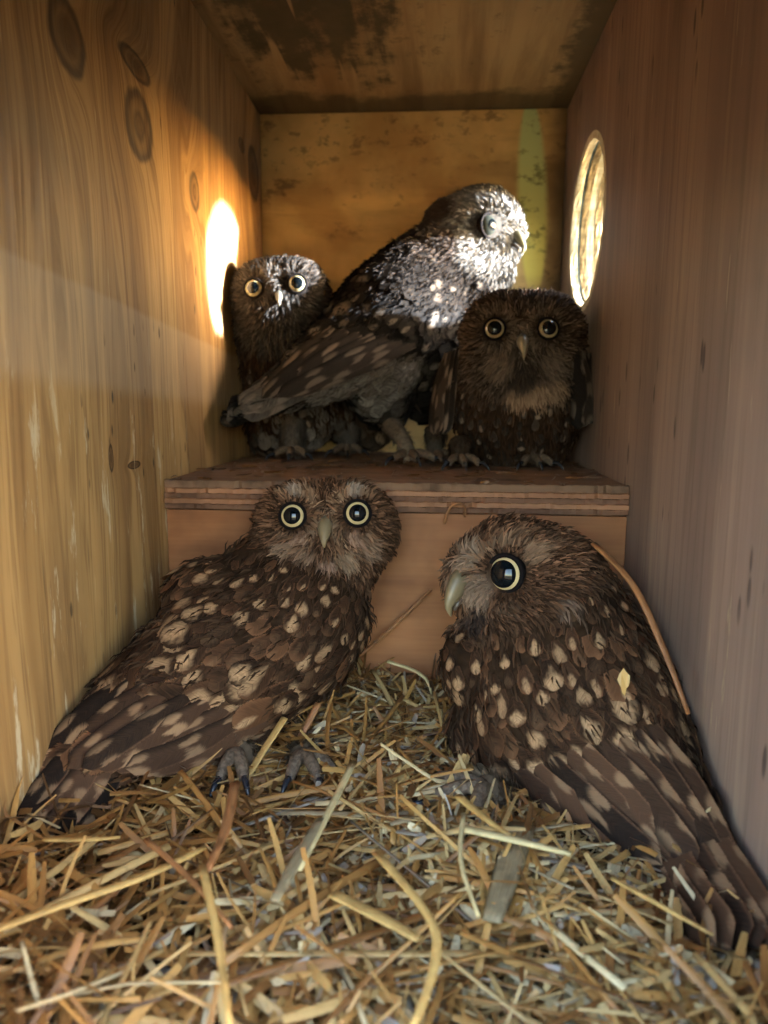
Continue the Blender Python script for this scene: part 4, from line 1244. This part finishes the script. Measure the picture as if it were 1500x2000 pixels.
LIB = [make_stalk_mesh(q % 14, (0.026, 0.038, 0.052, 0.072)[q % 4], (0.0013, 0.0018, 0.0024, 0.0010)[(q // 4) % 4]) for q in range(28)]
LLEN = [(0.026, 0.038, 0.052, 0.072)[q % 4] for q in range(28)]
bvhs = [owlD.bvh, owlE.bvh]
cnt = 0
while cnt < 270:
    x = random.uniform(xl + 0.012, xr - 0.012); y = random.uniform(0.118, yl - 0.006) if random.random() < 0.8 else random.uniform(0.118, 0.2)
    q = random.randrange(28); L = LLEN[q]
    a = random.uniform(0, 2 * math.pi); el = abs(random.gauss(0, 0.14 if L < 0.05 else 0.05))
    d = Vector((math.cos(a) * math.cos(el), math.sin(a) * math.cos(el), math.sin(el)))
    c = Vector((x, y, bed(x, y) + random.uniform(0.001, 0.006) + L * 0.4 * math.sin(el)))
    e0, e1 = c - d * L / 2, c + d * L / 2
    if not all(xl + 0.002 < e.x < xr - 0.002 and e.y < yl - 0.001 and e.y > yf + 0.002 for e in (e0, e1)): continue
    bad = False
    for b in bvhs:
        for k in range(5):
            p = e0.lerp(e1, k / 4); r = b.find_nearest(p)
            if r[3] < 0.003 or (p - r[0]).dot(r[1]) < 0: bad = True
    if bad: continue
    s = d.cross(Vector((0, 0, 1))).normalized(); n_ = s.cross(d)
    M = Matrix.Translation(c) @ Matrix((s, d, n_)).transposed().to_4x4() @ Matrix.Rotation(random.uniform(-0.8, 0.8), 4, 'Y')
    o = bpy.data.objects.new('straw_stalk', LIB[q]); COL.objects.link(o); o.matrix_world = M
    if c.y > 0.235: zn = 'loose dry straw stalk lying near the riser between the two front owls'
    elif c.y > 0.185: zn = 'loose dry straw stalk on the bedding level with the feet of the front owls'
    elif c.x < -0.03: zn = 'loose amber straw stalk in the lower left foreground'
    elif c.x < 0.025: zn = 'loose straw stalk in the middle foreground of the bedding'
    else: zn = 'loose straw stalk in the lower right foreground near the tail feathers'
    tag(o, zn, 'straw', 'loose straw stalks: ' + zn.split('stalk ')[1]); cnt += 1


def mat_one(name, ca, cb):
    nt = NT(name); P = nt.obj(); u, v, w = nt.xyz(nt.attr('fuv')[1])
    f = nt.noise(nt.comb(nt.mul(u, 7), nt.mul(v, 0.6), nt.mul(w, 3)), 1.0, 4, 0.65); g = nt.noise(P, 120, 4); h = nt.noise(nt.comb(nt.mul(u, 1), nt.mul(v, 2.2), 0.0), 1.0, 3)
    c = nt.mix(nt.ss(f, 0.32, 0.7), ca, cb); c = nt.mix(nt.mul(nt.ss(g, 0.5, 0.7), 0.55), c, tuple(q * 0.35 for q in cb))
    c = nt.mix(nt.mul(nt.ss(h, 0.55, 0.7), 0.45), c, tuple(min(1, q * 1.5) for q in ca))
    nt.bump(f, 0.6, 0.0006)
    return nt.out(c, 0.45, 0.4)


M_gold = mat_one('stalk_gold', (0.58, 0.36, 0.12), (0.42, 0.23, 0.07)); M_orange = mat_one('stalk_orange', (0.38, 0.165, 0.06), (0.22, 0.085, 0.032))
M_cream = mat_one('stalk_cream', (0.66, 0.53, 0.28), (0.50, 0.37, 0.17)); M_grey = mat_one('chip_grey', (0.30, 0.225, 0.125), (0.19, 0.135, 0.075))


def stalk(label, pts, wpx, mat, flat=0.45, name='straw_stalk', cat='straw', lift=0.0):
    P = []
    for p in pts:
        if len(p) == 3: P.append(at(*p))
        else:
            q = at_z(p[0], p[1], ZF); q = at_z(p[0], p[1], ZF + (0.006 + lift) / D + 0.0); P.append(q)
    ws = [wpx * pm(p.y / D) / 2 for p in P]
    ws = [w * random.uniform(0.9, 1.1) for w in ws]; ws[-1] *= 0.7
    o = tube(name, P, ws, mat, None, 8, flat, (0, 0.2, 1))
    return tag(o, label, cat)


stalk('long thick golden straw stalk sweeping in from the lower left edge', [(-60, 1835), (120, 1768), (280, 1712), (400, 1655)], 30, M_gold, 0.35, lift=0.006)
stalk('thin orange stalk crossing in front of the thick golden one', [(285, 1640), (370, 1715), (452, 1812)], 14, M_orange, 0.8, lift=0.012)
stalk('bent tan stalk curving down to the bottom edge near the middle', [(735, 1665), (838, 1790), (850, 1880), (805, 2010)], 24, M_gold, 0.3, lift=0.012)
stalk('flat grey strip of dead stem standing out of the straw beside the right owl', [(1020, 1610), (992, 1700), (960, 1800)], 58, M_grey, 0.18, 'stem_strip', 'stem', lift=0.003)
stalk('short pale cream stalk lying by the breast of the right owl', [(905, 1618), (1010, 1642), (1116, 1668)], 26, M_cream, lift=0.008)
stalk('golden stalk running from the foot of the right owl', [(895, 1555), (950, 1600), (995, 1632)], 22, M_gold, lift=0.008)
stalk('long orange stalk leaning against the wing of the right owl', [(1160, 1062, .80), (1235, 1140, .745), (1295, 1265, .70), (1345, 1395, .668)], 19, M_orange, 0.45)
stalk('thin tan twig leaning slantwise against the riser', [(675, 1300, .965), (745, 1245, .975), (842, 1152, .985)], 10, M_orange, 0.8)
stalk('folded pale straw in front of the riser beside the right owl', [(758, 1292, .955), (832, 1325, .94), (848, 1405, .93)], 16, M_cream, 0.4)
stalk('straw stalk lying against the tail of the right owl', [(1195, 1715), (1290, 1768), (1392, 1826)], 15, M_gold, lift=0.006)
stalk('short orange stalk sticking up between the two front owls', [(622, 1374, .80), (592, 1430, .78), (562, 1482, .765)], 17, M_orange, 0.7)
stalk('broad split straw standing beside the left owl', [(556, 1402, .77), (512, 1470, .74), (470, 1540, .71)], 24, M_gold, 0.3)
stalk('upright brown stalk leaning in the bedding left of the middle', [(460, 1530), (440, 1620), (405, 1700)], 22, M_orange, 0.5, lift=0.012)
stalk('pale straw lying across the bedding in the middle', [(690, 1490), (640, 1590), (585, 1700)], 16, M_cream, 0.5, lift=0.008)
stalk('thin pale straw hanging down in front of the grey stem strip', [(905, 1590), (900, 1680), (935, 1790)], 11, M_cream, 0.7, lift=0.012)
stalk('stalk lying flat along the bottom of the left wall', [(85, 1640), (170, 1640), (235, 1635)], 16, M_gold, lift=0.004)
stalk('orange stalk leaning down from the thick golden one', [(395, 1690), (425, 1830), (450, 2010)], 19, M_gold, 0.3, lift=0.014)
stalk('wide flat brown flake of straw in the foreground', [(650, 1745), (740, 1790), (820, 1835)], 40, M_gold, 0.2, lift=0.005)
stalk('grey papery husk lying on the straw in the middle', [(630, 1600), (585, 1672), (535, 1760)], 30, M_grey, 0.3, 'husk', 'husk', lift=0.008)
stalk('thin fibre curling off the ledge above the right owl', [(868, 1022, .985), (880, 990, .985), (905, 984, .98), (908, 1010, .98)], 7, M_orange, 0.8, 'fibre', 'fibre')


def flake(label, px, py, r, mat, owl):
    loc, nor = owl.hit(px, py)
    loc = loc + (EYE - loc).normalized() * 0.0045
    s = r * pm(loc.y / D); bm = bmesh.new()
    q = (EYE - loc).normalized(); x = q.cross(Vector((0, 0, 1))).normalized(); y = q.cross(x)
    rg = []
    for lay in (0, 1):
        rg.append([bm.verts.new(loc + x * math.cos(a) * s * f * 0.45 + y * math.sin(a) * s * f + q * (0.0006 * lay + 0.25 * s * math.sin(a * 2) * 0.3)) for a, f in
                   [(2 * math.pi * k / 14, random.Random(k + int(px)).uniform(0.62, 1.1)) for k in range(14)]])
    bm.faces.new(rg[1]); bm.faces.new(rg[0][::-1])
    for k in range(14): bm.faces.new((rg[0][k], rg[0][(k + 1) % 14], rg[1][(k + 1) % 14], rg[1][k]))
    tag(link('straw_flake', bm_mesh(bm, 'straw_flake'), mat), label, 'flake')


flake('torn pale flake stuck on the back of the right owl', 1219, 1329, 28, M_gold, owlE)
flake('curled tan flake stuck low on the wing of the right owl', 1375, 1572, 30, M_gold, owlE)
